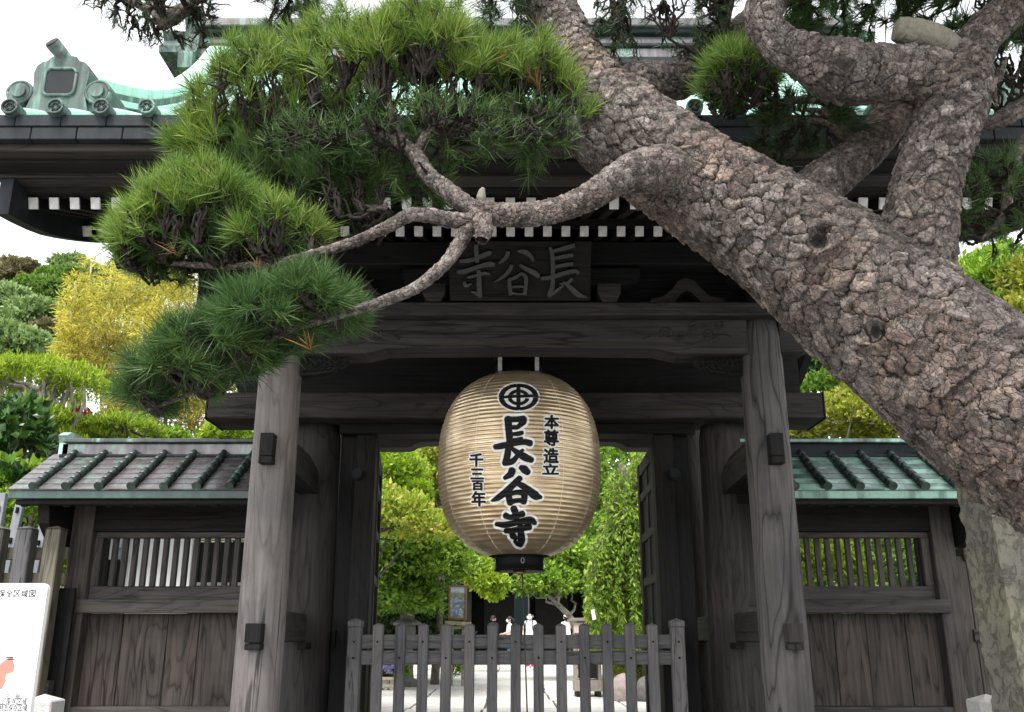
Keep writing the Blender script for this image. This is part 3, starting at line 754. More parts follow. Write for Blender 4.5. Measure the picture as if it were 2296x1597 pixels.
LCHAR = {
 'cho': [[(578,398,52),(582,470,48),(590,560,46),(592,610,46)], [(572,402,40),(640,402,38),(695,396,44)], [(697,398,46),(690,425,44),(645,466,22)],
         [(600,462,26),(645,462,30),(672,452,16)], [(605,515,22),(650,512,30),(685,504,28)], [(605,560,22),(650,556,26),(682,548,24)],
         [(480,612,36),(530,604,44),(610,588,36),(700,574,40),(748,584,44)], [(580,610,40),(572,680,46),(558,730,44)], [(550,735,40),(610,722,40),(655,672,26),(690,636,20)],
         [(606,622,24),(650,655,40),(705,690,54),(758,712,40)]],
 'tani': [[(610,790,52),(596,820,48),(552,850,26)], [(676,768,34),(700,782,56),(728,806,44)], [(668,850,40),(628,890,44),(560,955,46),(500,1000,40),(456,1022,14)],
          [(636,884,28),(690,910,44),(750,955,56),(790,985,60),(828,996,24)], [(570,968,34),(585,1000,44),(596,1040,46)], [(580,975,30),(640,958,34),(705,962,44)], [(704,965,48),(702,1000,44),(694,1030,48)], [(600,1030,36),(650,1020,32),(700,1022,36)]],
 'ji': [[(620,1080,46),(632,1110,46),(644,1170,42)], [(558,1135,44),(600,1148,36),(690,1122,44)], [(490,1200,30),(560,1206,44),(660,1184,42),(745,1172,54),(784,1192,30)],
        [(560,1252,34),(610,1250,40),(680,1234,40),(742,1222,44)], [(672,1222,46),(676,1270,48),(680,1320,52),(672,1356,40)], [(604,1270,30),(616,1290,46),(640,1310,26)], [(626,1330,18),(652,1350,34),(676,1356,40)]],
}
def brush(strokes, grow, base, name_, mat, kmin=10):
    allv = []; allf = []; o = 0
    for si, st in enumerate(strokes):
        L = sum(math.dist(st[i][:2], st[i + 1][:2]) for i in range(len(st) - 1)); k = max(kmin, int(L / 3))
        rows = stroke_poly(st, k); pts = []
        # rounded caps
        def cap(rw, sgn):
            c, nrm, d, w = rw; w = w + grow; out = []
            for f in ((.98, .2), (.85, .53), (.6, .8), (.3, .95)):
                out.append((c + sgn * d * w / 2 * f[0] * .8, nrm, d, (w * math.sqrt(max(0, 1 - f[0] ** 2))) - grow))
            return out
        rows = cap(rows[0], -1) + rows + list(reversed(cap(rows[-1], 1)))
        nc = 15
        for c, nrm, d, w in rows:
            for q in np.linspace(-.5, .5, nc): pts.append(c + nrm * (w + grow) * q)
        P = np.array(pts); W3 = on_lantern(crop2px(P[:, 0], P[:, 1]), base + si * .00025)
        k2 = len(rows); I, J = np.meshgrid(np.arange(k2 - 1), np.arange(nc - 1), indexing='ij')
        F = np.stack([I * nc + J, I * nc + J + 1, (I + 1) * nc + J + 1, (I + 1) * nc + J], -1).reshape(-1, 4) + o
        allv.append(W3); allf.append(F); o += len(P)
    link(name_, np_mesh(name_, np.vstack(allv), np.vstack(allf), mat, True), lantern)
for kname, st in LCHAR.items():
    brush(st, 44, .0038, 'character_outline', PAPER_WHITE); brush(st, 6, .0078, 'character', INK)
def glyph(ch, offset):
    """flat outline of one character from Blender's own font: triangles in a unit box"""
    c = bpy.data.curves.new('glyph', 'FONT'); c.body = ch; c.offset = offset; c.resolution_u = 6
    o = bpy.data.objects.new('glyph', c); COL.objects.link(o); bpy.context.view_layer.update()
    me = bpy.data.meshes.new_from_object(o.evaluated_get(bpy.context.evaluated_depsgraph_get()))
    bpy.data.objects.remove(o); bpy.data.curves.remove(c)
    bm = bmesh.new(); bm.from_mesh(me); bpy.data.meshes.remove(me); bmesh.ops.triangulate(bm, faces=bm.faces)
    return bm
def glyph_raw(ch, offset, box, step):
    b0 = glyph(ch, 0.0); xs_ = [v.co.x for v in b0.verts]; ys_ = [v.co.y for v in b0.verts]; b0.free()
    bm = glyph(ch, offset); x0, x1, y0, y1 = min(xs_), max(xs_), min(ys_), max(ys_)
    for v in bm.verts:
        v.co.x = box[0] + (v.co.x - x0) / (x1 - x0) * (box[2] - box[0]); v.co.y = box[3] - (v.co.y - y0) / (y1 - y0) * (box[3] - box[1])
    if step:
        for ax in (0, 1):
            lo_, hi_ = min(v.co[ax] for v in bm.verts), max(v.co[ax] for v in bm.verts); q = lo_ + step
            while q < hi_:
                no = (1, 0, 0) if ax == 0 else (0, 1, 0)
                bmesh.ops.bisect_plane(bm, geom=bm.verts[:] + bm.edges[:] + bm.faces[:], plane_co=(q, 0, 0) if ax == 0 else (0, q, 0), plane_no=no); q += step
        bmesh.ops.triangulate(bm, faces=bm.faces)
    V = np.array([v.co[:2] for v in bm.verts]); bm.verts.index_update(); F = np.array([[v.index for v in f.verts] for f in bm.faces]); bm.free(); return V, F
SMALL = [('本', (858, 370, 964, 472)), ('尊', (854, 482, 962, 602)), ('造', (852, 624, 962, 734)), ('立', (842, 742, 962, 820)),
         ('千', (286, 664, 386, 758)), ('三', (294, 780, 390, 856)), ('百', (304, 870, 388, 942)), ('年', (302, 952, 404, 1062))]
for ch, box in SMALL:
    V2, F2 = glyph_raw(ch, 0.0, box, 6)
    for rad, base, nm, mt, k in ((15.0, .0040, 'character_outline', PAPER_WHITE, 14), (4.6, .0082, 'character', INK, 6)):
        vs, fs = [], []
        for q in range(k + 1):       # the brush fattens the thin printed shape: copies shifted round a small circle
            sh = np.array([math.cos(q * 2 * math.pi / k), math.sin(q * 2 * math.pi / k)]) * (rad if q < k else 0)
            P3 = on_lantern(crop2px(V2[:, 0] + sh[0], V2[:, 1] + sh[1]), base + q * .0001); fs.append(F2 + len(V2) * q); vs.append(P3)
        link(nm, np_mesh(nm, np.vstack(vs), np.vstack(fs), mt, True), lantern)
# crest: two broken rings and a cross
def ring_px(cx_, cy_, rx0, ry0, rx1, ry1, base, nm, mt, a0=0, a1=360):
    na = 180; aa_ = np.radians(np.linspace(a0, a1, na)); q = np.linspace(0, 1, 12)
    X = cx_ + np.cos(aa_)[:, None] * (rx0 + (rx1 - rx0) * q)[None]; Y = cy_ + np.sin(aa_)[:, None] * (ry0 + (ry1 - ry0) * q)[None]
    P = np.stack([X.ravel(), Y.ravel()], 1); P3 = on_lantern(crop2px(P[:, 0], P[:, 1]), base)
    I, J = np.meshgrid(np.arange(na - 1), np.arange(11), indexing='ij')
    F = np.stack([I * 12 + J, I * 12 + J + 1, (I + 1) * 12 + J + 1, (I + 1) * 12 + J], -1).reshape(-1, 4)
    link(nm, np_mesh(nm, P3, F, mt, True), lantern)
ring_px(658, 232, 1, 1, 164, 114, .0040, 'crest_ground', PAPER_WHITE)
for a0, a1 in ((-88, -1), (2, 85), (94, 176), (180, 263)): ring_px(658, 232, 112, 77, 152, 103, .0078, 'crest_ring', INK, a0, a1)
for a0, a1 in ((-80, -8), (8, 80), (98, 172), (188, 262)): ring_px(658, 234, 52, 38, 83, 61, .0078, 'crest_ring', INK, a0, a1)
brush([[(657, 140, 30), (657, 230, 32), (657, 322, 30)]], 0, .0083, 'crest_bar', INK)
brush([[(520, 236, 16), (590, 228, 24), (640, 226, 22)], [(676, 226, 22), (740, 222, 22), (795, 222, 16)]], 0, .0086, 'crest_bar', INK)

# ---------------------------------------------------------------- picket fence closing the passage
FY = 7.28
fence = thing('picket_fence', 'grey timber picket barrier standing across the gate passage below the lantern', 'fence', (.03, FY, GZ - .03))
pk = MB()
h = 1.06
def picket_mesh(w, hgt):
    m = MB(); b = w / 2
    m.box((0, 0, hgt / 2), (w, w * .9, hgt), bev=.006)
    m.add([(-b * .92, -b * .83, hgt), (b * .92, -b * .83, hgt), (b * .92, b * .83, hgt), (-b * .92, b * .83, hgt), (0, 0, hgt + .016)], [(0, 1, 4), (1, 2, 4), (2, 3, 4), (3, 0, 4), (3, 2, 1, 0)])
    return m
top_z = at(1148, 1402, FY).z; base_z = GZ - .03
pm = picket_mesh(.079, top_z - base_z).mesh('picket', W['grey_z'])
# centres of the pickets at the upper rail
pxs = [848, 898, 949, 1001, 1053, 1104, 1156, 1207, 1258, 1310, 1361, 1412, 1463]
peg = MB(); rg = [(.008 * math.cos(a), .008 * math.sin(a)) for a in np.linspace(0, 2 * math.pi, 10, endpoint=False)]
peg.prism(rg, -.008, .006, 'y'); pegm = peg.mesh('peg', BLACK)
zr1, zr2 = at(1148, 1439, FY).z, at(1148, 1475, FY).z
for i, px in enumerate(pxs):
    x = at(px, 1440, FY).x
    o = link('picket', pm, fence, (x, FY, base_z))
    e = bpy.data.objects.new('peg', pegm); COL.objects.link(e); e.parent = o; e.location = (0, -.0375, (zr1 if i % 2 == 0 else zr2) - base_z)
for px in (796, 1519):
    x = at(px, 1440, FY).x
    m = MB(); m.box((0, 0, .53), (.104, .10, 1.06 + .03), bev=.008)
    m.box((0, 0, 1.095), (.112, .108, .045), bev=.005)
    m.add([(-.05, -.05, 1.118), (.05, -.05, 1.118), (.05, .05, 1.118), (-.05, .05, 1.118), (0, 0, 1.14)], [(0, 1, 4), (1, 2, 4), (2, 3, 4), (3, 0, 4), (3, 2, 1, 0)])
    o = link('post', m.mesh('post', W['grey_z']), fence, (x, FY, base_z - (1.13 - (at(px, 1389, FY).z - base_z))))
    for z in (zr1, zr2):
        e = bpy.data.objects.new('peg', pegm); COL.objects.link(e); e.parent = o; e.location = (0, -.051, z - o.location.z - base_z)
for z in (zr1, zr2):
    m = MB(); m.box((at(1157, 1440, FY).x, FY + .012, z), (at(1515, 1440, FY).x - at(800, 1440, FY).x, .03, .105), bev=.004); part('rail', m, W['grey_x'], fence)
m = MB(); m.box((at(1157, 1440, FY).x, FY + .012, base_z + .12), (at(1515, 1440, FY).x - at(800, 1440, FY).x, .03, .09), bev=.004); part('rail', m, W['grey_x'], fence)

# ---------------------------------------------------------------- wing walls
def wing(sx, label, planks, cu_slope, cu_edge):
    w = thing('wing_wall', label, 'wall', (sx * 2.8, 7.7, GZ - .03), 'roofed wing walls beside the gate')
    def wp(n, mb, mt, **k): return part(n, mb, mt, w, **k)
    def X(a): return sx * a
    def bxx(n, a0, a1, y, d, z0, z1, mt, bev=.005):
        m = MB(); m.box((X((a0 + a1) / 2), y, (z0 + z1) / 2), (abs(a1 - a0), d, z1 - z0), bev=bev); return wp(n, m, mt)
    bxx('outer_post', 3.53, 3.71, 7.66, .18, .62, 2.62, W['low_z'], .008)
    bxx('sill', 1.9, 3.53, 7.66, .16, .86, 1.0, W['low_x']); bxx('footing', 1.9, 3.9, 7.66, .26, .56, .86, STONE_PALE)
    bxx('middle_rail', 1.9, 3.60, 7.60, .12, 1.727, 1.833, W['low_x'])
    bxx('head_rail', 1.9, 3.53, 7.66, .13, 2.395, 2.62, W['dark_x'])
    f = bxx('window_frame', 1.9, 3.529, 7.68, .08, 1.834, 1.945, W['low_x'])
    bxx('window_frame', 1.9, 3.529, 7.68, .08, 2.345, 2.394, W['low_x']); bxx('window_frame', 3.46, 3.529, 7.675, .08, 1.945, 2.345, W['low_z'])
    bxx('window_bead', 3.43, 3.459, 7.70, .04, 1.945, 2.345, W['dark_z'])
    br = MB(); br.box((0, 0, 0), (.042, .045, .40), bev=.003); bm_ = br.mesh('lattice_bar', W['low_z'])
    for i in range(17): link('lattice_bar', bm_, w, (X(3.375 - .0865 * i), 7.70, 2.145))
    xs_ = planks
    for i in range(len(xs_) - 1):
        m = MB(); m.box((X((xs_[i] + xs_[i + 1]) / 2), 7.70 + .004 * (i % 2), 1.3635), (abs(xs_[i + 1] - xs_[i]) - .005, .03, .726), bev=.003); wp('plank', m, W['plank'])
    # roof
    ye, ze, yr, zr = 7.0, 2.655, 7.60, 3.045; xa, xb = 1.93, 3.97
    ang = math.atan2(zr - ze, yr - ye); L = math.hypot(zr - ze, yr - ye)
    for side in (1, -1):
        for i in range(7):
            f0, f1 = i / 7, (i + 1) / 7 + .01
            c0 = (ye + (yr - ye) * f0, ze + (zr - ze) * f0); c1 = (ye + (yr - ye) * f1, ze + (zr - ze) * f1)
            m = MB(); mid = Vector((X((xa + xb) / 2), (c0[0] + c1[0]) / 2, (c0[1] + c1[1]) / 2 + .006 * 0))
            rot = Matrix.Rotation(ang - .035, 3, 'X')
            if side < 0: mid.y = 15.5 - mid.y; rot = Matrix.Rotation(-ang + .035, 3, 'X')
            m.box(mid, (xb - xa, L / 7 + .02, .014), rot); wp('roof_sheet', m, cu_slope if side > 0 else CU_DARK)
    rib = MB()
    dirv = Vector((0, yr - ye, zr - ze)).normalized()
    npts = 7
    for i in range(npts):
        p0 = Vector((0, 0, 0)) + dirv * (L * i / npts); p1 = dirv * (L * (i + 1) / npts - .006)
        rib.tube([p0, p1], [.031, .028], 12)
    rib.tube([-dirv * .012, dirv * .006], .036, 14)
    rme = rib.mesh('roof_rib', CU_RIB)
    for i in range(8): link('roof_rib', rme, w, (X(3.77 - .257 * i), ye - .012, ze + .028))
    for side in (0, 1):
        yy = ye if not side else 15.5 - ye
        bxx('eave_edge', xa, xb, yy + (.03 if not side else -.03), .05, 2.585, 2.648, cu_edge, .004)
    bxx('eave_board', xa, xb - .04, 7.10, .10, 2.545, 2.585, W['dark_x'])
    rf = MB(); rf.span((0, 7.09, 2.575), (0, 7.62, 2.575 + .53 * .62), .05, .055); rfm = rf.mesh('rafter', W['dark_y'])
    for i in range(12): link('rafter', rfm, w, (X(3.88 - .168 * i), 0, -.02))
    rb = MB(); rb.span((X((xa + xb) / 2), 7.08, 2.60), (X((xa + xb) / 2), 7.60, 2.60 + .52 * .64), xb - xa, .02); wp('roof_board', rb, W['dark_y'])
    bxx('wall_plate', 1.9, 3.9, 7.60, .14, 2.62, 2.73, W['dark_x'])
    bxx('ridge_flange', xa, xb - .08, 7.75, .42, 3.02, 3.046, CU_DARK, .004); bxx('ridge_body', xa, xb - .06, 7.75, .26, 3.046, 3.155, CU_BROWN if sx < 0 else CU_DARK, .004)
    bxx('ridge_cap', xa, xb - .08, 7.75, .36, 3.155, 3.19, CU_GREEN if sx > 0 else CU_RIB, .006)
    m = MB(); pr = [(-.20, 2.93), (-.23, 2.97), (-.17, 3.00), (-.13, 3.05), (-.13, 3.16), (-.17, 3.22), (-.10, 3.26), (.10, 3.26), (.17, 3.22), (.13, 3.16), (.13, 3.05), (.17, 3.00), (.23, 2.97), (.20, 2.93)]
    xe = X(xb - .06); m.prism([(7.75 + a, b) for a, b in pr], xe - .03, xe + .05, 'x'); wp('ridge_end_tile', m, CU_GREEN)
    # end rafter board with rounded tail
    m = MB(); pr = [(7.2, 2.62), (7.25, 2.42), (7.4, 2.30), (7.66, 2.26), (7.75, 2.30), (7.75, 2.64)]
    m.prism(pr, X(3.74), X(3.83), 'x'); wp('bracket_board', m, W['dark_y'])
    return w
wing(-1, 'left wing wall with dull brown copper roof, lattice window and dark stained planks', [3.53, 3.23, 2.857, 2.596, 2.28, 1.95], CU_BROWN, CU_EDGE_L)
wing(1, 'right wing wall with brighter verdigris roof and flaking green eave, beside the stone pillar', [3.53, 3.264, 2.935, 2.67, 2.447, 2.20, 1.95], CU_GREEN, CU_EDGE_R)
# ---------------------------------------------------------------- the old black pine leaning over the gate
def vnoise(p, seed=0):
    """smooth value noise in 3-D, vectorised"""
    i = np.floor(p).astype(np.int64); f = p - i; f = f * f * (3 - 2 * f); out = 0
    for dx in (0, 1):
        for dy in (0, 1):
            for dz in (0, 1):
                h = ((i[:, 0] + dx) * 374761393 + (i[:, 1] + dy) * 668265263 + (i[:, 2] + dz) * 2147483647 + seed * 974711) & 0xffffffff
                h = ((h ^ (h >> 13)) * 1274126177) & 0xffffffff; h = (h ^ (h >> 16)) / 4294967295.0
                w = (f[:, 0] if dx else 1 - f[:, 0]) * (f[:, 1] if dy else 1 - f[:, 1]) * (f[:, 2] if dz else 1 - f[:, 2]); out = out + h * w
    return out
def fbm(p, oct=4, seed=0):
    o = 0; a = .5
    for k in range(oct): o = o + a * vnoise(p * 2 ** k, seed + k); a *= .5
    return o
def cells(s, q, nq, seed):
    """plates: jittered cells in (s, q); q wraps after nq cells. gives F1, F2, cell value, offset inside the cell"""
    i = np.floor(s).astype(np.int64); j = np.floor(q).astype(np.int64)
    f1 = np.full(len(s), 9.); f2 = np.full(len(s), 9.); val = np.zeros(len(s)); ox = np.zeros(len(s)); oy = np.zeros(len(s))
    for di in (-1, 0, 1):
        for dj in (-1, 0, 1):
            ci = i + di; cj = j + dj; cw = np.mod(cj, nq)
            def hsh(k):
                h = (ci * 73856093 + cw * 19349663 + (seed + k) * 83492791) & 0xffffffff
                h = ((h ^ (h >> 13)) * 1274126177) & 0xffffffff; return ((h ^ (h >> 16)) & 0xffffffff) / 4294967295.0
            dx = ci + .5 + .85 * (hsh(1) - .5) - s; dy = cj + .5 + .85 * (hsh(2) - .5) + .5 * (ci % 2) - q
            d = np.sqrt(dx * dx + dy * dy); v = hsh(3); m = d < f1
            f2 = np.where(m, f1, np.minimum(f2, d)); val = np.where(m, v, val); ox = np.where(m, dx, ox); oy = np.where(m, dy, oy); f1 = np.where(m, d, f1)
    return f1, f2, val, ox, oy

tb = NT('pine_bark')
ap = tb.new('Attribute', attribute_name='plate'); ah = tb.new('Attribute', attribute_name='relief'); aw = tb.new('Attribute', attribute_name='warm')
co3 = tb.coord((1, 1, 1)); nz = tb.noise(co3, 26, 8, .7); nf = tb.noise(co3, 120, 4, .7); nl = tb.noise(co3, 6, 5, .7)
wv = tb.new('VectorMath', operation='ADD'); nv = tb.new('TexNoise'); nv.inputs['Scale'].default_value = 14; nv.inputs['Detail'].default_value = 4; tb.l.new(co3, nv.inputs['Vector'])
sc3 = tb.new('VectorMath', operation='SCALE'); sc3.inputs['Scale'].default_value = .10; tb.l.new(nv.outputs['Color'], sc3.inputs[0]); tb.l.new(co3, wv.inputs[0]); tb.l.new(sc3.outputs[0], wv.inputs[1])
vo = tb.new('TexVoronoi', feature='F1'); vo.inputs['Scale'].default_value = 34; tb.l.new(wv.outputs[0], vo.inputs['Vector'])
ve = tb.new('TexVoronoi', feature='DISTANCE_TO_EDGE'); ve.inputs['Scale'].default_value = 34; tb.l.new(wv.outputs[0], ve.inputs['Vector'])
sepc = tb.new('SeparateColor'); tb.l.new(vo.outputs['Color'], sepc.inputs[0])
grey = tb.ramp(ap.outputs['Fac'], [(0, (.062, .053, .048)), (.35, (.108, .092, .084)), (.7, (.155, .132, .121)), (1, (.235, .208, .193))])
rosy = tb.ramp(ap.outputs['Fac'], [(0, (.085, .059, .049)), (.45, (.142, .103, .087)), (.8, (.182, .128, .100)), (1, (.24, .17, .122))])
cb = tb.mix(tb.ramp(aw.outputs['Fac'], [(.42, 0), (.68, .75)]), grey, rosy)
cb = tb.mix(.85, cb, tb.ramp(sepc.outputs[0], [(0, (.62, .61, .60)), (.5, (1, 1, 1)), (1, (1.45, 1.42, 1.38))]), 'MULTIPLY')
cb = tb.mix(1.0, cb, tb.ramp(nz, [(.25, (.5, .49, .48)), (.5, (1, 1, 1)), (.75, (1.5, 1.48, 1.44))]), 'MULTIPLY')
cb = tb.mix(tb.ramp(tb.math('MULTIPLY', nf, nl), [(.30, 0), (.40, .55)]), cb, (.34, .335, .31))
cb = tb.mix(tb.ramp(ve.outputs['Distance'], [(.0, .75), (.06, 0)]), cb, (.035, .030, .027))
cb = tb.mix(tb.ramp(ah.outputs['Fac'], [(.0, 1), (.18, .8), (.36, 0)]), cb, (.022, .018, .016))
flk = tb.math('ADD', tb.math('MULTIPLY', sepc.outputs[1], .9), tb.math('MULTIPLY', tb.ramp(ve.outputs['Distance'], [(0, 0), (.08, 1)]), .9))
tb.bump(tb.math('ADD', flk, tb.math('ADD', nz, nf)), .75, .008)
BARK = tb.done(cb, .9, .15)
tt = NT('dark_twig_bark'); n1 = tt.noise(tt.coord((1, 1, 1)), 45, 5, .65)
TWIG = tt.done(tt.ramp(n1, [(.3, (.018, .015, .0135)), (.7, (.062, .053, .047))]), .95, .1); tt.bump(n1, .8, .01)

pine = thing('pine_tree', 'huge old black pine, scaly trunk leaning across the gate, needle pads hanging to the left', 'pine tree', (3.6, 3.1, 0))
def limb(ctrl, cell, depth, nl, na, name='branch', seed=0, scars=(), lump=.05, warmth=-.06, mat=None):
    """ctrl: (px, py, Y, diameter in photo pixels)"""
    if name != 'trunk': cell *= .60; depth *= .55
    P = []
    for px, py, Y, d in ctrl:
        w = at(px, py, Y); P.append((w.x, w.y, w.z, d / 2 * pxm(py, Y)))
    S, L = spline(P, nl); C = S[:, :3]; rad = S[:, 3]
    T = np.gradient(C, axis=0); T /= np.linalg.norm(T, axis=1)[:, None]
    U = np.zeros_like(C); u = np.cross(T[0], [0, 1, .2]); u /= np.linalg.norm(u)
    for i in range(nl):
        u = u - T[i] * u.dot(T[i]); u /= np.linalg.norm(u); U[i] = u
    Wv = np.cross(T, U)
    ang = np.linspace(0, 2 * np.pi, na, endpoint=False)
    N = U[:, None, :] * np.cos(ang)[None, :, None] + Wv[:, None, :] * np.sin(ang)[None, :, None]
    arc = np.linspace(0, L, nl)
    B = C[:, None, :] + N * rad[:, None, None]
    p = B.reshape(-1, 3); rmean = rad.mean()
    s_ = np.repeat(arc, na); q_ = np.tile(ang / (2 * np.pi), nl)
    nq = max(4, int(round(2 * math.pi * rmean / cell)))
    wob = np.stack([(fbm(p * 7, 3, seed) - .45) * 1.1 + (fbm(p * 30, 3, seed + 2) - .45) * .45, (fbm(p * 7, 3, seed + 9) - .45) * 1.1 + (fbm(p * 30, 3, seed + 11) - .45) * .45], 1)
    # plates grow with the girth, so the cells are counted along the length by local radius
    cum = np.concatenate([[0], np.cumsum(np.diff(arc) / (cell * 1.15 * (rad[1:] / rmean) ** .9))])
    s1 = np.repeat(cum, na) + wob[:, 0] * 1.4; q1 = q_ * nq + wob[:, 1] * 1.4
    f1, f2, val, ox, oy = cells(s1, q1, nq, seed + 1)
    thr = .045 + .20 * np.clip(fbm(p * 11, 3, seed + 31) * 1.9 - .45, 0, 1)
    edge = np.clip((f2 - f1) / thr, 0, 1); edge = edge * edge * (3 - 2 * edge)
    g1, g2, val2, ox2, oy2 = cells(s1 * 2.6 + wob[:, 1] * 1.5, q1 * 2.6 + wob[:, 0] * 1.5, int(nq * 2.6) + 1, seed + 3)
    e2 = np.clip((g2 - g1) / .25, 0, 1)
    hgt = edge * (.42 + .50 * val + .70 * ox - .25 * oy) + .40 * e2 * (val2 - .2) * edge + .45 * (fbm(p * 60, 3, seed + 5) - .45)
    big = (fbm(p * 3.2, 3, seed + 7) - .45) * lump * 2 * np.repeat(rad, na)
    disp = depth * np.repeat(rad / rmean, na) ** .6 * hgt + big - depth * .8
    dark = np.zeros(len(p))
    for (sx, sy, sY, r0, dep, ringh) in scars:
        c = at(sx, sy, sY); c = np.array(c); rr = r0 * pxm(sy, sY)
        vis = np.einsum('ij,ij->i', p - np.array([0, 0, EYE]), N.reshape(-1, 3)) < 0
        d = np.linalg.norm((p - c), axis=1) / rr; d = np.where(vis, d, 9)
        disp = disp - dep * np.exp(-(d * 1.5) ** 2 * 1.2) + ringh * np.exp(-((d - 1) * 3.2) ** 2); dark = np.maximum(dark, np.exp(-(d * 1.4) ** 4))
    V = p + N.reshape(-1, 3) * disp[:, None]
    I, J = np.meshgrid(np.arange(nl - 1), np.arange(na), indexing='ij'); J2 = (J + 1) % na
    F = np.stack([I * na + J, I * na + J2, (I + 1) * na + J2, (I + 1) * na + J], -1).reshape(-1, 4)
    me = np_mesh(name, V, F, mat or BARK, True)
    warm = np.clip(fbm(p * 3.0, 3, seed + 21) + warmth + .25 * (val2 - .5), 0, 1)
    attr(me, 'plate', np.clip(.15 + .7 * val + .5 * (val2 - .5), 0, 1)); attr(me, 'relief', np.clip(edge * (1 - dark) * (.55 + .6 * e2), 0, 1)); attr(me, 'warm', warm * (1 - dark))
    link(name, me, pine); return C, rad

trunk_c = [(3000, 1560, 2.9, 430), (2700, 1260, 3.2, 420), (2450, 1060, 3.4, 400), (2230, 905, 3.55, 372), (2060, 770, 3.62, 345), (1900, 640, 3.70, 318), (1740, 525, 3.76, 272),
           (1590, 432, 3.80, 242), (1470, 350, 3.84, 232), (1370, 272, 3.90, 226), (1318, 200, 3.96, 178), (1280, 120, 4.0, 136), (1245, 40, 4.03, 122), (1205, -60, 4.06, 112), (1170, -180, 4.1, 100), (1150, -330, 4.15, 86), (1160, -480, 4.2, 60)]
SCARS = [(1838, 540, 3.45, 36, .035, .030), (2020, 905, 3.30, 30, .07, .012), (2055, 950, 3.28, 34, .10, .012), (2090, 995, 3.28, 30, .08, .012), (2120, 1035, 3.28, 26, .06, .01),
         (1890, 655, 3.4, 34, .035, .01), (1960, 745, 3.4, 30, .03, .01), (1800, 610, 3.45, 26, .02, .012)]
limb(trunk_c, .061, .0145, 1050, 450, 'trunk', 3, SCARS, .05, warmth=.03)
# limbs (behind and beside the trunk)
limb([(1440, 260, 3.95, 70), (1420, 195, 4.0, 92), (1460, 187, 4.05, 92), (1530, 178, 4.1, 84), (1595, 128, 4.15, 70), (1660, 72, 4.2, 66), (1740, 0, 4.3, 64), (1830, -90, 4.4, 50)], .06, .016, 220, 120, seed=11)
limb([(2040, 640, 3.62, 190), (2055, 540, 3.58, 172), (2072, 440, 3.55, 152), (2098, 340, 3.52, 148), (2130, 250, 3.50, 150), (2150, 190, 3.48, 140), (2176, 120, 3.46, 100), (2225, 55, 3.44, 88), (2300, 0, 3.42, 82), (2400, -50, 3.4, 74), (2500, -120, 3.4, 60)], .072, .020, 420, 190, seed=21)
limb([(2150, 215, 3.50, 120), (2090, 178, 3.46, 128), (2010, 165, 3.42, 122), (1930, 168, 3.40, 136), (1860, 150, 3.36, 132), (1800, 125, 3.34, 100), (1745, 95, 3.32, 84), (1712, 45, 3.32, 84), (1725, -20, 3.34, 84), (1760, -90, 3.36, 70), (1790, -180, 3.4, 50)], .08, .022, 360, 170, seed=31, lump=.08)
limb([(1770, 520, 3.80, 110), (1830, 430, 3.86, 115), (1880, 385, 3.9, 98), (1940, 335, 3.93, 92), (1990, 275, 3.95, 88), (2025, 215, 3.97, 84), (2070, 150, 4.0, 70)], .06, .015, 180, 110, seed=41)
# the low front branch and its forks
limb([(1560, 430, 3.72, 60), (1500, 385, 3.62, 104), (1440, 385, 3.56, 98), (1390, 400, 3.52, 78), (1330, 437, 3.50, 64), (1260, 468, 3.48, 58), (1180, 482, 3.46, 56), (1105, 480, 3.44, 54), (1060, 468, 3.42, 48)], .05, .012, 260, 110, seed=51)
limb([(1085, 482, 3.44, 40), (1040, 455, 3.45, 42), (1000, 425, 3.48, 40), (960, 392, 3.52, 37), (935, 352, 3.56, 33), (900, 322, 3.6, 29), (850, 300, 3.66, 25), (780, 300, 3.72, 21), (700, 318, 3.8, 22), (600, 350, 3.86, 16)], .04, .009, 180, 64, seed=61)
limb([(1100, 492, 3.42, 34), (1050, 495, 3.40, 36), (1000, 492, 3.38, 34), (962, 483, 3.36, 33), (920, 483, 3.36, 31), (870, 508, 3.38, 28), (800, 540, 3.42, 24), (720, 565, 3.46, 22), (620, 590, 3.52, 20), (500, 598, 3.58, 16), (380, 590, 3.64, 12)], .036, .008, 170, 56, seed=71)
limb([(1085, 490, 3.43, 30), (1050, 515, 3.40, 34), (1030, 545, 3.39, 32), (1000, 590, 3.38, 29), (940, 640, 3.37, 26), (880, 668, 3.37, 25), (820, 688, 3.38, 23), (740, 712, 3.42, 20), (640, 745, 3.5, 18), (540, 800, 3.56, 14), (440, 875, 3.62, 11), (330, 920, 3.66, 8)], .034, .008, 180, 56, seed=81)
limb([(930, 345, 3.56, 22), (960, 300, 3.60, 20), (1010, 268, 3.66, 18), (1090, 262, 3.74, 16), (1180, 258, 3.8, 18), (1260, 262, 3.84, 12)], .036, .008, 110, 48, seed=91)
limb([(905, 325, 3.58, 22), (885, 270, 3.62, 20), (870, 220, 3.66, 17), (880, 160, 3.7, 12)], .036, .008, 80, 48, seed=95)
limb([(1065, 480, 3.40, 40), (1085, 510, 3.36, 44), (1080, 540, 3.34, 30)], .036, .01, 40, 40, 'branch_stub', seed=97)
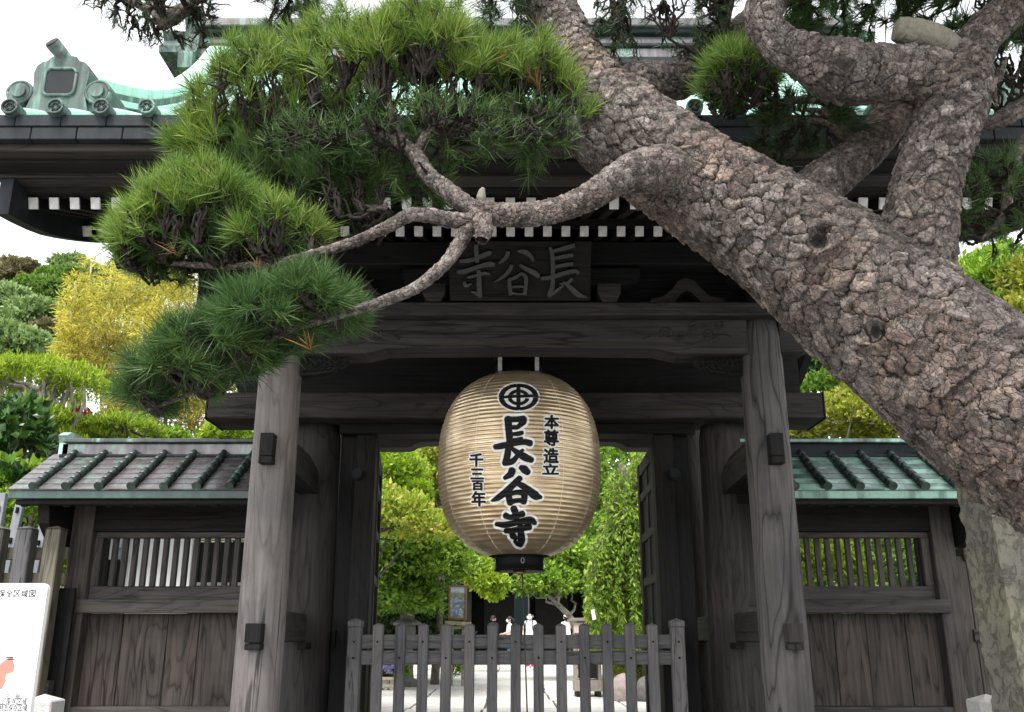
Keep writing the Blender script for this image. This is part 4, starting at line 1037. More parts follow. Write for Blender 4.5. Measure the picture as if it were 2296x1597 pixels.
# sawn stubs
def stub(ctrl, mat_end, nm='sawn_stub'):
    m = MB(); pts = [at(*c[:3]) for c in ctrl]; m.tube(pts, [c[3] / 2 * pxm(c[1], c[2]) for c in ctrl], 16, 0)
    part(nm, m, mat_end, pine)
CUT = stone('weathered_cut_wood', (.15, .14, .11), (.25, .235, .19), 14)
limb([(2150, 120, 3.46, 56), (2105, 92, 3.43, 60), (2070, 80, 3.41, 64), (2040, 72, 3.40, 60), (2022, 68, 3.40, 58), (2010, 67, 3.40, 50), (2006, 66, 3.40, 36), (2004, 66, 3.40, 6)], .05, .008, 90, 70, 'sawn_stub', 115, lump=.16, mat=CUT)
stub([(1080, 458, 3.44, 22), (1079, 440, 3.44, 21), (1081, 428, 3.44, 15), (1084, 422, 3.44, 8)], CUT)

# ---- twigs and needle tufts
NEEDLE = {}
def needle_mat(name, stops):
    t = NT(name); g = t.new('NewGeometry'); col = t.ramp(g.outputs['Random Per Island'], stops)
    big = t.noise(t.coord((1, 1, 1)), 3.0, 3, .6); col = t.mix(.7, col, t.ramp(big, [(.3, (.65, .78, .7)), (.7, (1.3, 1.15, .95))]), 'MULTIPLY')
    t.done(col, .45, .35); tr = t.new('BsdfTranslucent'); t.set(tr.inputs['Color'], col); mx = t.new('MixShader'); mx.inputs[0].default_value = .35
    t.l.new(t.b.outputs[0], mx.inputs[1]); t.l.new(tr.outputs[0], mx.inputs[2]); t.l.new(mx.outputs[0], t.out.inputs['Surface']); return t.mat
NEEDLE['bright'] = needle_mat('bright_pine_needle', [(0, (.060, .125, .018)), (.5, (.140, .245, .038)), (.85, (.23, .335, .065)), (1, (.34, .39, .11))])
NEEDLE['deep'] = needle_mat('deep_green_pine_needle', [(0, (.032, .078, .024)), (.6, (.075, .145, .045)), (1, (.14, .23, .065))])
NEEDLE['shade'] = needle_mat('shaded_pine_needle', [(0, (.02, .045, .02)), (.6, (.045, .09, .032)), (1, (.085, .13, .05))])  # darker needle copy: shade within pads and sprays is put into its colour
def tufts(pos, dirs, n, length, width, spread):
    """n needles from each tip, thin folded triangles"""
    k = len(pos); P = np.repeat(pos, n, 0); D = np.repeat(dirs, n, 0)
    rnd = RNG.normal(size=(k * n, 3)); d = D + rnd * spread; d /= np.linalg.norm(d, axis=1)[:, None]
    Ln = length * RNG.uniform(.55, 1.1, size=(k * n, 1)) * np.repeat(RNG.uniform(.65, 1.2, size=(k, 1)), n, 0)
    base = P - D * RNG.uniform(0, .05, size=(k * n, 1)) + RNG.normal(size=(k * n, 3)) * .004
    side = np.cross(d, RNG.normal(size=(k * n, 3))); side /= np.linalg.norm(side, axis=1)[:, None]
    tip = base + d * Ln; tip[:, 2] -= .05 * Ln[:, 0] * RNG.uniform(0, 1, k * n)
    mid = base + d * Ln * .55
    V = np.stack([base - side * width * .5, base + side * width * .5, mid + side * width * .6, tip], 1).reshape(-1, 3)
    i = np.arange(k * n)[:, None] * 4
    F = np.concatenate([i + [0, 1, 2], i + [0, 2, 3]], 0)
    return V, F
class Twigs:
    def __init__(s): s.v = []; s.f = []; s.o = 0
    def add(s, P, r0, r1, n=5):
        """P (k,3)"""
        k = len(P); T = np.gradient(P, axis=0); T /= np.linalg.norm(T, axis=1)[:, None] + 1e-9
        ref = np.array([0.31, .2, .93]); U = np.cross(T, ref); U /= np.linalg.norm(U, axis=1)[:, None] + 1e-9; Wv = np.cross(T, U)
        r = np.linspace(r0, r1, k)[:, None]; a = np.linspace(0, 2 * np.pi, n, endpoint=False)
        V = P[:, None, :] + (U[:, None, :] * np.cos(a)[None, :, None] + Wv[:, None, :] * np.sin(a)[None, :, None]) * r[:, :, None]
        I, J = np.meshgrid(np.arange(k - 1), np.arange(n), indexing='ij'); J2 = (J + 1) % n
        F = np.stack([I * n + J, I * n + J2, (I + 1) * n + J2, (I + 1) * n + J], -1).reshape(-1, 4)
        s.v.append(V.reshape(-1, 3)); s.f.append(F + s.o); s.o += k * n
    def build(s, name, parent, mat=None):
        o = link(name, np_mesh(name, np.vstack(s.v), np.vstack(s.f), mat or TWIG, True), parent, kind='stuff'); return o
def crooked(a, b, k, amp):
    P = a + (b - a) * np.linspace(0, 1, k)[:, None]; L = np.linalg.norm(b - a)
    w = RNG.normal(size=(k, 3)) * amp * L; w[0] = 0; w[-1] = 0
    return P + w
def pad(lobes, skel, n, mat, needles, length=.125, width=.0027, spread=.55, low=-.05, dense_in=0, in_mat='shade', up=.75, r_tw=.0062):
    """lobes: (px, py, Y, rx px, ry px, depth m, share). Tufts sit on the upper shell of each lobe; crooked twigs carry them from the branch points skel"""
    sk = np.array([at(*p) for p in skel]); tw = Twigs(); pos = []; dirs = []; ipos = []; idirs = []
    tot = sum(l[6] for l in lobes)
    for (px, py, Y, rx, ry, dep, sh) in lobes:
        c = np.array(at(px, py, Y)); ax = np.array([rx * pxm(py, Y), dep, ry * pxm(py, Y)]); m = int(n * sh / tot)
        d = np.repeat(RNG.normal(size=(m * 2, 3)), 3, 0); d /= np.linalg.norm(d, axis=1)[:, None]; d += RNG.normal(size=d.shape) * .055; d /= np.linalg.norm(d, axis=1)[:, None]; ok = (d[:, 2] > low + .15 * RNG.random(len(d))) | ((d[:, 0] < -.55) & (d[:, 2] > min(low, -.30)) & (px < 700)) | ((d[:, 0] > .8) & (d[:, 2] > min(low, 0)) & (px > 1100)); d = d[ok][:m]
        r = (1 - .26 * RNG.random(len(d)) ** 1.5 + .05 * RNG.normal(size=len(d))) * (1 + .75 * (fbm(d * 2.6 + c * 3.1, 3, 17) - .45))
        tip = c + d * ax * r[:, None]; nd = d / ax; nd /= np.linalg.norm(nd, axis=1)[:, None]
        nd = nd * .6 + np.array([0, 0, up]) + RNG.normal(size=nd.shape) * .22; nd /= np.linalg.norm(nd, axis=1)[:, None]
        pos.append(tip); dirs.append(nd)
        # secondary nodes low in the lobe
        near = sk[np.argsort(np.linalg.norm(sk - c + np.array([0, 0, ax[2] * .5]), axis=1))[:6]]
        K2 = max(6, len(tip) // 5); sel = RNG.choice(len(tip), K2, replace=False)
        hub = []
        for k in sel:
            b = near[np.argmin(np.linalg.norm(near - tip[k], axis=1))]
            h = b + (tip[k] - b) * RNG.uniform(.45, .8); h[2] = b[2] + (tip[k][2] - b[2]) * RNG.uniform(-.02, .30)
            tw.add(crooked(b, h, 8, .045), r_tw * 1.6, r_tw * 1.0, 6); hub.append(h)
        hub = np.array(hub); K3 = max(12, int(len(tip) / 1.6)); sel = RNG.choice(len(tip), K3, replace=False); fork = []
        for k in sel:
            b = hub[np.argmin(np.linalg.norm((hub - tip[k]) * [1, 1, .6], axis=1))]
            h = b + (tip[k] - b) * RNG.uniform(.5, .72); tw.add(crooked(b, h, 6, .07), r_tw * 1.3, r_tw * .9, 5); fork.append(h)
        fork = np.array(fork)
        for k in range(len(tip)):
            b = fork[np.argmin(np.linalg.norm(fork - tip[k], axis=1))]
            tw.add(crooked(b, tip[k], 5, .07), r_tw * .85, r_tw * .5, 4)
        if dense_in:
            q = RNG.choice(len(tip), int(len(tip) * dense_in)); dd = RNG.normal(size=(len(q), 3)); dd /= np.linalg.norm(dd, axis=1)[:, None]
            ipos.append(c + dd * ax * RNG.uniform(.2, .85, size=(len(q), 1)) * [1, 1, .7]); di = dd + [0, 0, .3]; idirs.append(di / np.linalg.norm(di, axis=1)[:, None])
    pos = np.vstack(pos); dirs = np.vstack(dirs)
    V, F = tufts(pos, dirs, needles, length, width, spread)
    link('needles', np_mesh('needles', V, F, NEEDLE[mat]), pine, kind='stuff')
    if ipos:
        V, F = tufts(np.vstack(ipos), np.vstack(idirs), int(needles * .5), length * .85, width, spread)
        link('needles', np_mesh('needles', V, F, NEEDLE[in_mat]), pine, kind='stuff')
    tw.build('twigs', pine)
# big upper pad
pad([(905, 300, 3.72, 330, 275, .50, 1.0), (610, 340, 3.80, 195, 240, .42, .5), (1180, 290, 3.80, 150, 190, .36, .36), (500, 390, 3.84, 110, 120, .3, .22)],
    [(935, 352, 3.56), (900, 322, 3.6), (850, 300, 3.66), (780, 300, 3.72), (700, 318, 3.8), (620, 345, 3.85), (960, 300, 3.6), (1010, 268, 3.66), (1090, 262, 3.74), (1180, 258, 3.8), (870, 220, 3.66), (540, 372, 3.86)],
    1300, 'bright', 52, spread=.5, low=.40, dense_in=.16, in_mat='deep')
pad([(960, 300, 3.50, 230, 85, .22, 1.0), (720, 330, 3.56, 130, 70, .22, .5), (1180, 290, 3.6, 120, 60, .2, .4)], [(900, 335, 3.55), (860, 322, 3.58), (960, 392, 3.5), (1000, 310, 3.56), (780, 330, 3.62), (1120, 300, 3.66)], 420, 'deep', 7, low=-.5, up=.5, length=.09, r_tw=.0048)
# back-lit lower layer between the pads
pad([(640, 460, 3.95, 190, 90, .35, 1.0), (780, 430, 3.9, 110, 80, .3, .5)], [(720, 540, 3.5), (800, 530, 3.45), (870, 470, 3.5), (620, 560, 3.6)], 330, 'deep', 34, low=-.3, dense_in=.3)
# middle left pad
pad([(465, 540, 3.66, 190, 145, .40, 1.0), (335, 565, 3.70, 75, 80, .24, .25), (625, 550, 3.60, 105, 80, .28, .3)],
    [(800, 540, 3.42), (720, 565, 3.46), (620, 590, 3.52), (500, 598, 3.58), (380, 590, 3.64), (300, 600, 3.68)], 800, 'bright', 42, spread=.5, low=.34, dense_in=.22, in_mat='deep')
# low left pad, drooping, deep green
pad([(700, 692, 3.46, 98, 70, .26, .5), (605, 728, 3.52, 115, 80, .30, .5), (495, 785, 3.58, 120, 80, .30, .5), (405, 845, 3.62, 95, 58, .26, .35), (335, 893, 3.66, 48, 28, .18, .12)],
    [(820, 688, 3.38), (740, 712, 3.42), (640, 745, 3.5), (540, 800, 3.56), (440, 875, 3.62), (350, 915, 3.66)], 980, 'deep', 44, spread=.55, low=-.35, up=.45, dense_in=.3)
# small bright pad right of the trunk
pad([(1660, 190, 3.75, 92, 78, .28, 1.0)], [(1740, 230, 3.8), (1690, 235, 3.78), (1640, 235, 3.76)], 200, 'bright', 42, spread=.5, low=.05, dense_in=.3, in_mat='deep')
for ctrl in ([(2000, 300, 3.95, 26), (1930, 285, 3.92, 24), (1900, 250, 3.9, 20), (1830, 225, 3.86, 18), (1760, 228, 3.82, 16), (1690, 238, 3.78, 10)],
             [(1960, 330, 3.93, 34), (1895, 300, 3.9, 26), (1855, 255, 3.88, 16), (1800, 245, 3.86, 9)],
             [(1895, 300, 3.9, 20), (1850, 275, 3.9, 14), (1800, 268, 3.9, 10), (1740, 265, 3.9, 7)]):
    limb(ctrl, .04, .007, 70, 32, seed=ctrl[0][0])
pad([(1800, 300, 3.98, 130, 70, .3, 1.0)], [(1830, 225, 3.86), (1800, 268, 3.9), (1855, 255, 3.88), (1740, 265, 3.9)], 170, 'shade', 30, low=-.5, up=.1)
# dark sprays along the top of the picture
limb([(300, -120, 3.5, 40), (330, -30, 3.5, 36), (355, 25, 3.5, 34), (370, 45, 3.5, 40), (420, 15, 3.52, 30), (470, -40, 3.55, 26)], .04, .009, 80, 40, seed=101)
limb([(355, 30, 3.5, 22), (320, 15, 3.5, 18), (270, -10, 3.5, 14), (200, -60, 3.5, 10)], .04, .007, 50, 32, seed=103)
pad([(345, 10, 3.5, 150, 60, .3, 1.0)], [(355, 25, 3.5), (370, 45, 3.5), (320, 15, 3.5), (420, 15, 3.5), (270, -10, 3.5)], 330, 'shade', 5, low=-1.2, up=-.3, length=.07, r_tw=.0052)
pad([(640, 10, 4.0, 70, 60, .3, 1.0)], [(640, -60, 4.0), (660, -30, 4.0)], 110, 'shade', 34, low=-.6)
limb([(1610, 210, 3.85, 36), (1600, 150, 3.86, 42), (1618, 95, 3.86, 38), (1622, 40, 3.86, 34), (1640, -30, 3.86, 30), (1660, -140, 3.9, 24)], .04, .009, 90, 44, seed=105)
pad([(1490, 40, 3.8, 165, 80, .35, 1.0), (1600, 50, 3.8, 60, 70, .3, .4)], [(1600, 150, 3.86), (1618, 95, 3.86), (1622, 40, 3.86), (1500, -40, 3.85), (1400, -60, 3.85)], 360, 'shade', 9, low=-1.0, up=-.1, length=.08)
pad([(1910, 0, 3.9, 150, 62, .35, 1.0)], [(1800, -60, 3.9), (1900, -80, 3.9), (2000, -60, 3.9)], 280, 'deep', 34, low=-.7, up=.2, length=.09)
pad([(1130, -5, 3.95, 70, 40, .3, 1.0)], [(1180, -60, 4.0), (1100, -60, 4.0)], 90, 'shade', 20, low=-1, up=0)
# right-hand edge: thin limb and hanging dark sprays
limb([(2520, 120, 3.9, 60), (2400, 190, 3.9, 50), (2300, 235, 3.92, 46), (2250, 265, 3.94, 42), (2215, 280, 3.96, 30), (2170, 290, 3.98, 24)], .04, .01, 100, 44, seed=107)
limb([(2330, 300, 4.0, 34), (2285, 330, 4.0, 30), (2262, 400, 4.0, 24), (2250, 480, 4.0, 18), (2200, 540, 4.0, 10)], .04, .008, 80, 36, seed=109)
limb([(2255, 130, 3.7, 10), (2240, 170, 3.7, 18), (2228, 190, 3.7, 14), (2235, 240, 3.7, 8)], .04, .006, 40, 24, seed=111)
pad([(2225, 450, 4.0, 95, 105, .3, 1.0), (2290, 520, 4.0, 60, 50, .25, .3)], [(2262, 400, 4.0), (2250, 480, 4.0), (2200, 540, 4.0), (2285, 330, 4.0)], 220, 'deep', 18, low=-.9, up=.1, length=.09)
pad([(2255, 170, 3.95, 50, 110, .25, 1.0)], [(2300, 235, 3.92), (2250, 265, 3.94), (2240, 170, 3.7)], 70, 'shade', 10, low=-1, up=0, length=.09)
pad([(1190, 300, 3.95, 60, 40, .2, 1.0), (950, 420, 3.8, 60, 50, .2, .8)], [(1180, 258, 3.8), (935, 352, 3.56)], 70, 'deep', 34, low=-.6, up=.1)

# the rest of the crown, above the picture: it hangs over the limbs and keeps the light off them
for (px, py, Y, rx, ry, dep, n) in ((1950, -330, 3.7, 520, 150, 1.1, 950), (2380, -210, 3.3, 330, 120, 1.0, 500), (1500, -440, 4.0, 400, 110, .9, 450), (2150, -400, 2.9, 520, 120, .9, 650)):
    pad([(px, py, Y, rx, ry, dep, 1.0)], [(px, py + 60, Y), (px - 120, py + 40, Y), (px + 120, py + 40, Y)], n, 'deep', 40, low=-.8, up=.5, width=.006)
# a few dead brown tufts and the odd brown needle
NEEDLE['dead'] = needle_mat('dead_pine_needle', [(0, (.20, .085, .03)), (.6, (.32, .16, .06)), (1, (.42, .27, .11))])
dp_ = [(965, 50, 3.52), (1205, 190, 3.55), (1185, 165, 3.55), (620, 250, 3.62), (520, 470, 3.5), (760, 120, 3.5), (395, 560, 3.45), (690, 770, 3.35), (455, 320, 3.6), (1120, 130, 3.5), (830, 60, 3.45), (575, 590, 3.4)]
dpos = np.array([at(*p) for p in dp_]); dd_ = np.array([[RNG.normal() * .4, -.7, .2] for _ in dp_]); dd_ /= np.linalg.norm(dd_, axis=1)[:, None]
V, F = tufts(dpos, dd_, 12, .12, .0030, .45); link('dead_needles', np_mesh('dead_needles', V, F, NEEDLE['dead']), pine, kind='stuff')
# ---------------------------------------------------------------- things in front of the walls
def at_z(px, py, z):
    """where the ray through (px, py) meets the level z"""
    d = ray(px, py); t = (z - EYE) / d.z; return Vector((d.x * t, d.y * t, z))
# plank fence left of the wall
pf = thing('plank_fence', 'weathered olive grey post and rail fence left of the wing wall', 'fence', (-4.3, 7.35, 0))
zt = at(66, 1187, 7.30).z
for i in range(5):
    x = -3.695 - .232 * i
    m = MB(); m.box((x, 7.30, zt / 2 + .2), (.125, .12, zt - .4), bev=.008)
    m.add([(x - .068, 7.235, zt), (x + .068, 7.235, zt), (x + .068, 7.365, zt), (x - .068, 7.365, zt), (x, 7.30, zt + .03)], [(0, 1, 4), (1, 2, 4), (2, 3, 4), (3, 0, 4), (3, 2, 1, 0)])
    part('post', m, W['olive'] if i != 1 else W['grey_z'], pf)
for z0, z1 in ((2.14, 2.24), (1.94, 2.037)):
    m = MB(); m.box((-4.22, 7.385, (z0 + z1) / 2), (1.22, .05, z1 - z0), bev=.005); part('rail', m, W['olive'], pf)
m = MB(); m.box((-4.22, 7.385, 1.15), (1.22, .10, .12), bev=.005); part('rail', m, W['low_x'], pf)
m = MB(); m.box((-4.25, 7.46, 1.2), (1.4, .03, 1.44)); part('gap_shade_board', m, W['dark_z'], pf)  # dark sheet added to give the gaps behind the posts their shaded black
for i in range(4):
    m = MB(); m.box((-3.81 - .232 * i, 7.42, .9), (.1, .02, .5), bev=.003); part('plank', m, W['plank'], pf)
# slotted steel posts behind it
for k, (x0, y0, x1, y1, lab) in enumerate(((86, 1240, 108, 1131, 'slotted grey steel post behind the fence, nearest to the wing wall'), (22, 1240, 51, 1109, 'tall slotted grey steel post behind the fence, middle one of three'), (-14, 1240, 7, 1106, 'slotted grey steel post behind the fence, cut by the left picture edge'))):
    a, b = at(x0, y0, 8.1), at(x1, y1, 8.1); d = (b - a); a = a - d * 3.0
    m = MB(); m.span(a, b, .075, .05, up=Vector((0, 1, 0)), bev=.004)
    o = part('metal_post', m, STEEL, None); tag(o, lab, 'post', 'steel posts behind the fence')
    for f in (.80, .93):
        q = a + (b - a) * f; s_ = MB(); s_.span(q - d * .05 + Vector((0, -.034, 0)), q + d * .05 + Vector((0, -.034, 0)), .02, .02, up=Vector((0, 1, 0)))
        e = part('slot', s_, BLACK, o)
# fence beyond the right wing wall
rf_ = thing('lattice_fence', 'short dark timber lattice fence between right wing wall and stone pillar', 'fence', (4.2, 7.8, 0))
for x in (3.80, 3.935, 4.75):
    m = MB(); m.box((x, 7.8, 1.35), (.13, .13, 1.7), bev=.006); part('post', m, W['low_z'], rf_)
for z0, z1, d in ((2.16, 2.27, .2), (1.50, 1.60, .18), (2.08, 2.155, .09), (1.61, 1.66, .09), (.9, 1.0, .12)):
    m = MB(); m.box((4.34, 7.8, (z0 + z1) / 2), (.69 if d < .15 else 1.0, d, z1 - z0), bev=.005); part('rail', m, W['low_x'], rf_)
for i in range(6):
    m = MB(); m.box((4.09 + .11 * i, 7.8, 1.87), (.05, .04, .42), bev=.003); part('lattice_bar', m, W['low_z'], rf_)
for i in range(4):
    m = MB(); m.box((4.08 + .17 * i, 7.82, 1.25), (.165, .03, .5), bev=.003); part('plank', m, W['plank'], rf_)
m = MB(); pr = [(3.80, 2.30), (4.06, 2.30), (4.10, 2.36), (4.10, 2.48), (4.04, 2.57), (3.92, 2.61), (3.80, 2.62)]
m.prism(pr, 7.72, 7.86, 'y'); part('end_board', m, W['dark_x'], rf_)
# white information panel
IY = 4.4; ir = at(108, 1308, IY)
info = thing('information_board', 'white enamel notice board with black lettering in front of the left fence', 'sign', (ir.x - .6, IY, 0))
z1, z0 = ir.z, .88; xr, xl = ir.x, ir.x - 1.25
def rrect(x0, x1, z0, z1, r, k=5):
    q = []
    for cx_, cz_, a0 in ((x1 - r, z1 - r, 0), (x0 + r, z1 - r, 90), (x0 + r, z0 + r, 180), (x1 - r, z0 + r, 270)):
        q += [(cx_ + r * math.cos(R(a0 + 90 * i / k)), cz_ + r * math.sin(R(a0 + 90 * i / k))) for i in range(k + 1)]
    return q
m = MB(); m.prism(rrect(xl, xr, z0, z1, .03), IY, IY + .03, 'y'); part('panel', m, BOARD_WHITE, info)
for x in (xl + .18, xr - .22):
    m = MB(); m.tube([(x, IY + .06, .0), (x, IY + .06, 1.6)], .03, 12); part('post', m, STEEL, info)
def board_text(txt, x_end, zc_, hgt, off, wmul=1.0, mat=INK):
    """a line of print that ends at x_end"""
    n = len(txt); V_ = []; F_ = []; o = 0
    for i, ch in enumerate(txt):
        if ch == ' ': continue
        xe = x_end - (n - 1 - i) * hgt * 1.06 * wmul
        V2, F2 = glyph_raw(ch, off, (xe - hgt * .92 * wmul, -(zc_ + hgt / 2), xe, -(zc_ - hgt / 2)), None)
        V_.append(np.stack([V2[:, 0], np.full(len(V2), IY - .0012), -V2[:, 1]], 1)); F_.append(F2 + o); o += len(V2)
    link('lettering', np_mesh('lettering', np.vstack(V_), np.vstack(F_), mat), info)
tp = at(80, 1331, IY); board_text('保全区域図', tp.x, tp.z, .0345, .012)
GREYTXT = plain('grey_print', (.05, .05, .055), .6, .2, .02, bump=0)
tp = at(44, 1562, IY); board_text('凡 例', tp.x, tp.z, .022, .01, mat=GREYTXT)
tp = at(60, 1573, IY); board_text('歴史的風土保存区域', tp.x, tp.z, .0235, .01, mat=GREYTXT)
tp = at(60, 1587, IY); board_text('歴史的風土特別保存区域', tp.x, tp.z, .0235, .01, .86, mat=GREYTXT)
for py in (1566, 1580, 1594):
    a = at(62, py, IY); m = MB(); m.box((a.x - .3, IY - .0006, a.z), (.6, .001, .0018)); part('table_rule', m, GREYTXT, info)
a, b = at(63, 1566, IY), at(61, 1594, IY); m = MB(); m.box((a.x, IY - .0009, (a.z + b.z) / 2 - .03), (.0018, .001, .12)); part('table_rule', m, GREYTXT, info)
def blob_print(pts, mat, off):
    P = [at(x, y, IY) for x, y in pts]; m = MB(); m.prism([(p.x, p.z) for p in P], IY - off, IY + .001, 'y'); part('map_area', m, mat, info)
PINK = plain('pink_map_print', (.50, .20, .16), .5, .2, .03, bump=0); PGREEN = plain('pale_green_map_print', (.38, .52, .38), .5, .2, .03, bump=0)
blob_print([(-40, 1545), (-40, 1500), (0, 1490), (14, 1478), (27, 1476), (33, 1492), (30, 1510), (12, 1530), (4, 1545)], PINK, .0008)
blob_print([(-40, 1490), (-40, 1440), (4, 1445), (10, 1462), (0, 1480)], PGREEN, .0010); blob_print([(14, 1512), (34, 1506), (31, 1528), (12, 1526)], PGREEN, .0014)
for (x, y) in ((22, 1474), (25, 1478)):
    a = at(x, y, IY); m = MB(); m.box((a.x, IY - .0012, a.z), (.034, .0012, .005)); part('map_label', m, INK, info)
# pair of granite posts and the tall stone pillar
for sx, px in ((-1, 101), (1, 2211)):
    a = at(px, 1558, 6.0); w = .185
    m = MB(); m.box((a.x, 6.0, .55), (w, w, 1.1 + (a.z - .03 - 1.1) * 2), bev=.008); h = .55 + .55 + (a.z - .03 - 1.1)
    m.add([(a.x - w / 2 + .008, 6 - w / 2 + .008, h), (a.x + w / 2 - .008, 6 - w / 2 + .008, h), (a.x + w / 2 - .008, 6 + w / 2 - .008, h), (a.x - w / 2 + .008, 6 + w / 2 - .008, h), (a.x, 6, h + .035)], [(0, 1, 4), (1, 2, 4), (2, 3, 4), (3, 0, 4), (3, 2, 1, 0)])
    o = part('stone_post', m, STONE_PALE, None); tag(o, 'short pale granite post with pointed top behind the white notice board' if sx < 0 else 'short pale granite post with pointed top at the foot of the tall stone pillar', 'stone post', 'granite posts flanking the gate')
sp = bmesh.new()
NZ, px_pts = 60, []
base = [(2.660, 5.27), (2.70, 5.00), (3.20, 5.06), (3.34, 5.30)]
ring2 = []
for i in range(4):
    a, b = base[i], base[(i + 1) % 4]; kk = (10, 22, 12, 20)[i]
    for j in range(kk): ring2.append((a[0] + (b[0] - a[0]) * j / kk, a[1] + (b[1] - a[1]) * j / kk, i, j / kk))
nr = len(ring2); zs = np.linspace(0, 2.55, NZ * 2); vs = []
cxp, cyp = 2.97, 5.16
for z in zs:
    lean = .032 * (1.55 - z)
    for (x, y, side, f) in ring2: vs.append((x + lean, y, z))
P = np.array(vs); dirv = P[:, :2] - [cxp, cyp]; dirv /= np.linalg.norm(dirv, axis=1)[:, None]
e = fbm(P * 7, 4, 77) - .47; e2 = fbm(P * 26, 4, 78) - .47
edge_w = np.array([1.6 if (f < .12 or f > .9) else .55 for (_, _, _, f) in ring2]); edge_w = np.tile(edge_w, len(zs))
disp = (.022 * e + .024 * e2) * edge_w; P[:, :2] += dirv * disp[:, None]
I, J = np.meshgrid(np.arange(len(zs) - 1), np.arange(nr), indexing='ij'); J2 = (J + 1) % nr
F = np.stack([I * nr + J, I * nr + J2, (I + 1) * nr + J2, (I + 1) * nr + J], -1).reshape(-1, 4)
P = np.vstack([P, [[cxp - .03, cyp, 2.57]]]); o_ = (len(zs) - 1) * nr; F = np.vstack([F, [[o_ + j, o_ + (j + 1) % nr, len(P) - 1, len(P) - 1] for j in range(0, nr, 1)]])
F4 = F[:o_]; me = bpy.data.meshes.new('stone_pillar'); me.from_pydata(P.tolist(), [], [tuple(f) if f[2] != f[3] else tuple(f[:3]) for f in F.tolist()]); me.materials.append(STONE_PIL)
tag(link('stone_pillar', me), 'tall rough granite pillar with chipped edges under the leaning pine trunk', 'stone pillar')

# ---------------------------------------------------------------- foliage
LEAF = {
 'lime': leaf('lime_maple_leaf', [(0, (.16, .27, .02)), (.5, (.28, .40, .035)), (1, (.42, .50, .07))], .4),
 'olive': leaf('olive_maple_leaf', [(0, (.13, .17, .02)), (.5, (.24, .27, .035)), (1, (.36, .36, .06))], .35),
 'mid': leaf('mid_green_leaf', [(0, (.05, .12, .015)), (.5, (.12, .23, .025)), (1, (.24, .36, .05))], .3),
 'fresh': leaf('fresh_green_leaf', [(0, (.09, .19, .018)), (.5, (.20, .33, .035)), (1, (.33, .46, .07))], .35),
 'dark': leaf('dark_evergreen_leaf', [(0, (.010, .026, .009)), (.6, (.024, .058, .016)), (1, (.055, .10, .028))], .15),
 'tips': leaf('orange_tipped_leaf', [(0, (.16, .28, .025)), (.5, (.36, .46, .06)), (.85, (.52, .50, .10)), (1, (.58, .40, .16))], .35),
 'gloss': leaf('glossy_dark_leaf', [(0, (.016, .05, .014)), (.5, (.04, .105, .022)), (1, (.10, .19, .04))], .2, .35, .5),
 'red': leaf('red_maple_leaf', [(0, (.08, .008, .010)), (.6, (.17, .018, .018)), (1, (.28, .05, .035))], .3),
 'orange': leaf('orange_maple_leaf', [(0, (.5, .11, .03)), (1, (.62, .22, .06))], .3),
 'gold': leaf('golden_bamboo_leaf', [(0, (.26, .26, .04)), (.5, (.52, .46, .085)), (1, (.68, .61, .18))], .4),
 'goldg': leaf('green_gold_bamboo_leaf', [(0, (.12, .13, .02)), (.6, (.27, .24, .04)), (1, (.42, .34, .07))], .35),
 'topiary': leaf('yellow_green_pine_tuft', [(0, (.12, .21, .015)), (.5, (.28, .40, .035)), (1, (.46, .54, .07))], .3),
 'weep': leaf('weeping_cherry_leaf', [(0, (.10, .19, .022)), (.5, (.20, .32, .04)), (1, (.36, .46, .08))], .4),
 'hill': leaf('hillside_leaf', [(0, (.11, .19, .075)), (.5, (.21, .31, .125)), (1, (.32, .42, .18))], .2),
 'hillf': leaf('bright_hillside_leaf', [(0, (.07, .14, .03)), (.5, (.14, .25, .05)), (1, (.22, .34, .08))], .25),
 'hillb': leaf('brownish_hillside_leaf', [(0, (.09, .085, .045)), (.5, (.16, .145, .075)), (1, (.22, .19, .11))], .2),
 'hydl': leaf('hydrangea_leaf', [(0, (.07, .16, .02)), (1, (.20, .34, .05))], .3),
 'petal': leaf('hydrangea_petal', [(0, (.26, .26, .62)), (.6, (.40, .38, .74)), (1, (.58, .50, .78))], .2),
 'pink': leaf('pink_flower_petal', [(0, (.55, .22, .42)), (1, (.70, .40, .55))], .2),
}
TRUNK = plain('garden_tree_bark', (.11, .095, .08), .9, .1, .5, 18, bump=.6)
TRUNK_P = plain('pale_limb_bark', (.24, .225, .19), .9, .1, .5, 14, bump=.6)
CANE = plain('bamboo_cane', (.30, .27, .12), .5, .3, .2, 8)
def leaves(C, D, ln, wd, droop=.0):
    k = len(C); L = ln * RNG.uniform(.45, 1.5, size=(k, 1)); Wd = L * wd
    S = np.cross(D, RNG.normal(size=(k, 3))); S /= np.linalg.norm(S, axis=1)[:, None] + 1e-9
    N = np.cross(S, D)
    a = C; b = C + D * L * .5 + S * Wd * .5 + N * L * .08; c = C + D * L; d = C + D * L * .5 - S * Wd * .5 + N * L * .08
    V = np.stack([a, b, c, d], 1).reshape(-1, 3); F = np.arange(k * 4).reshape(-1, 4); return V, F
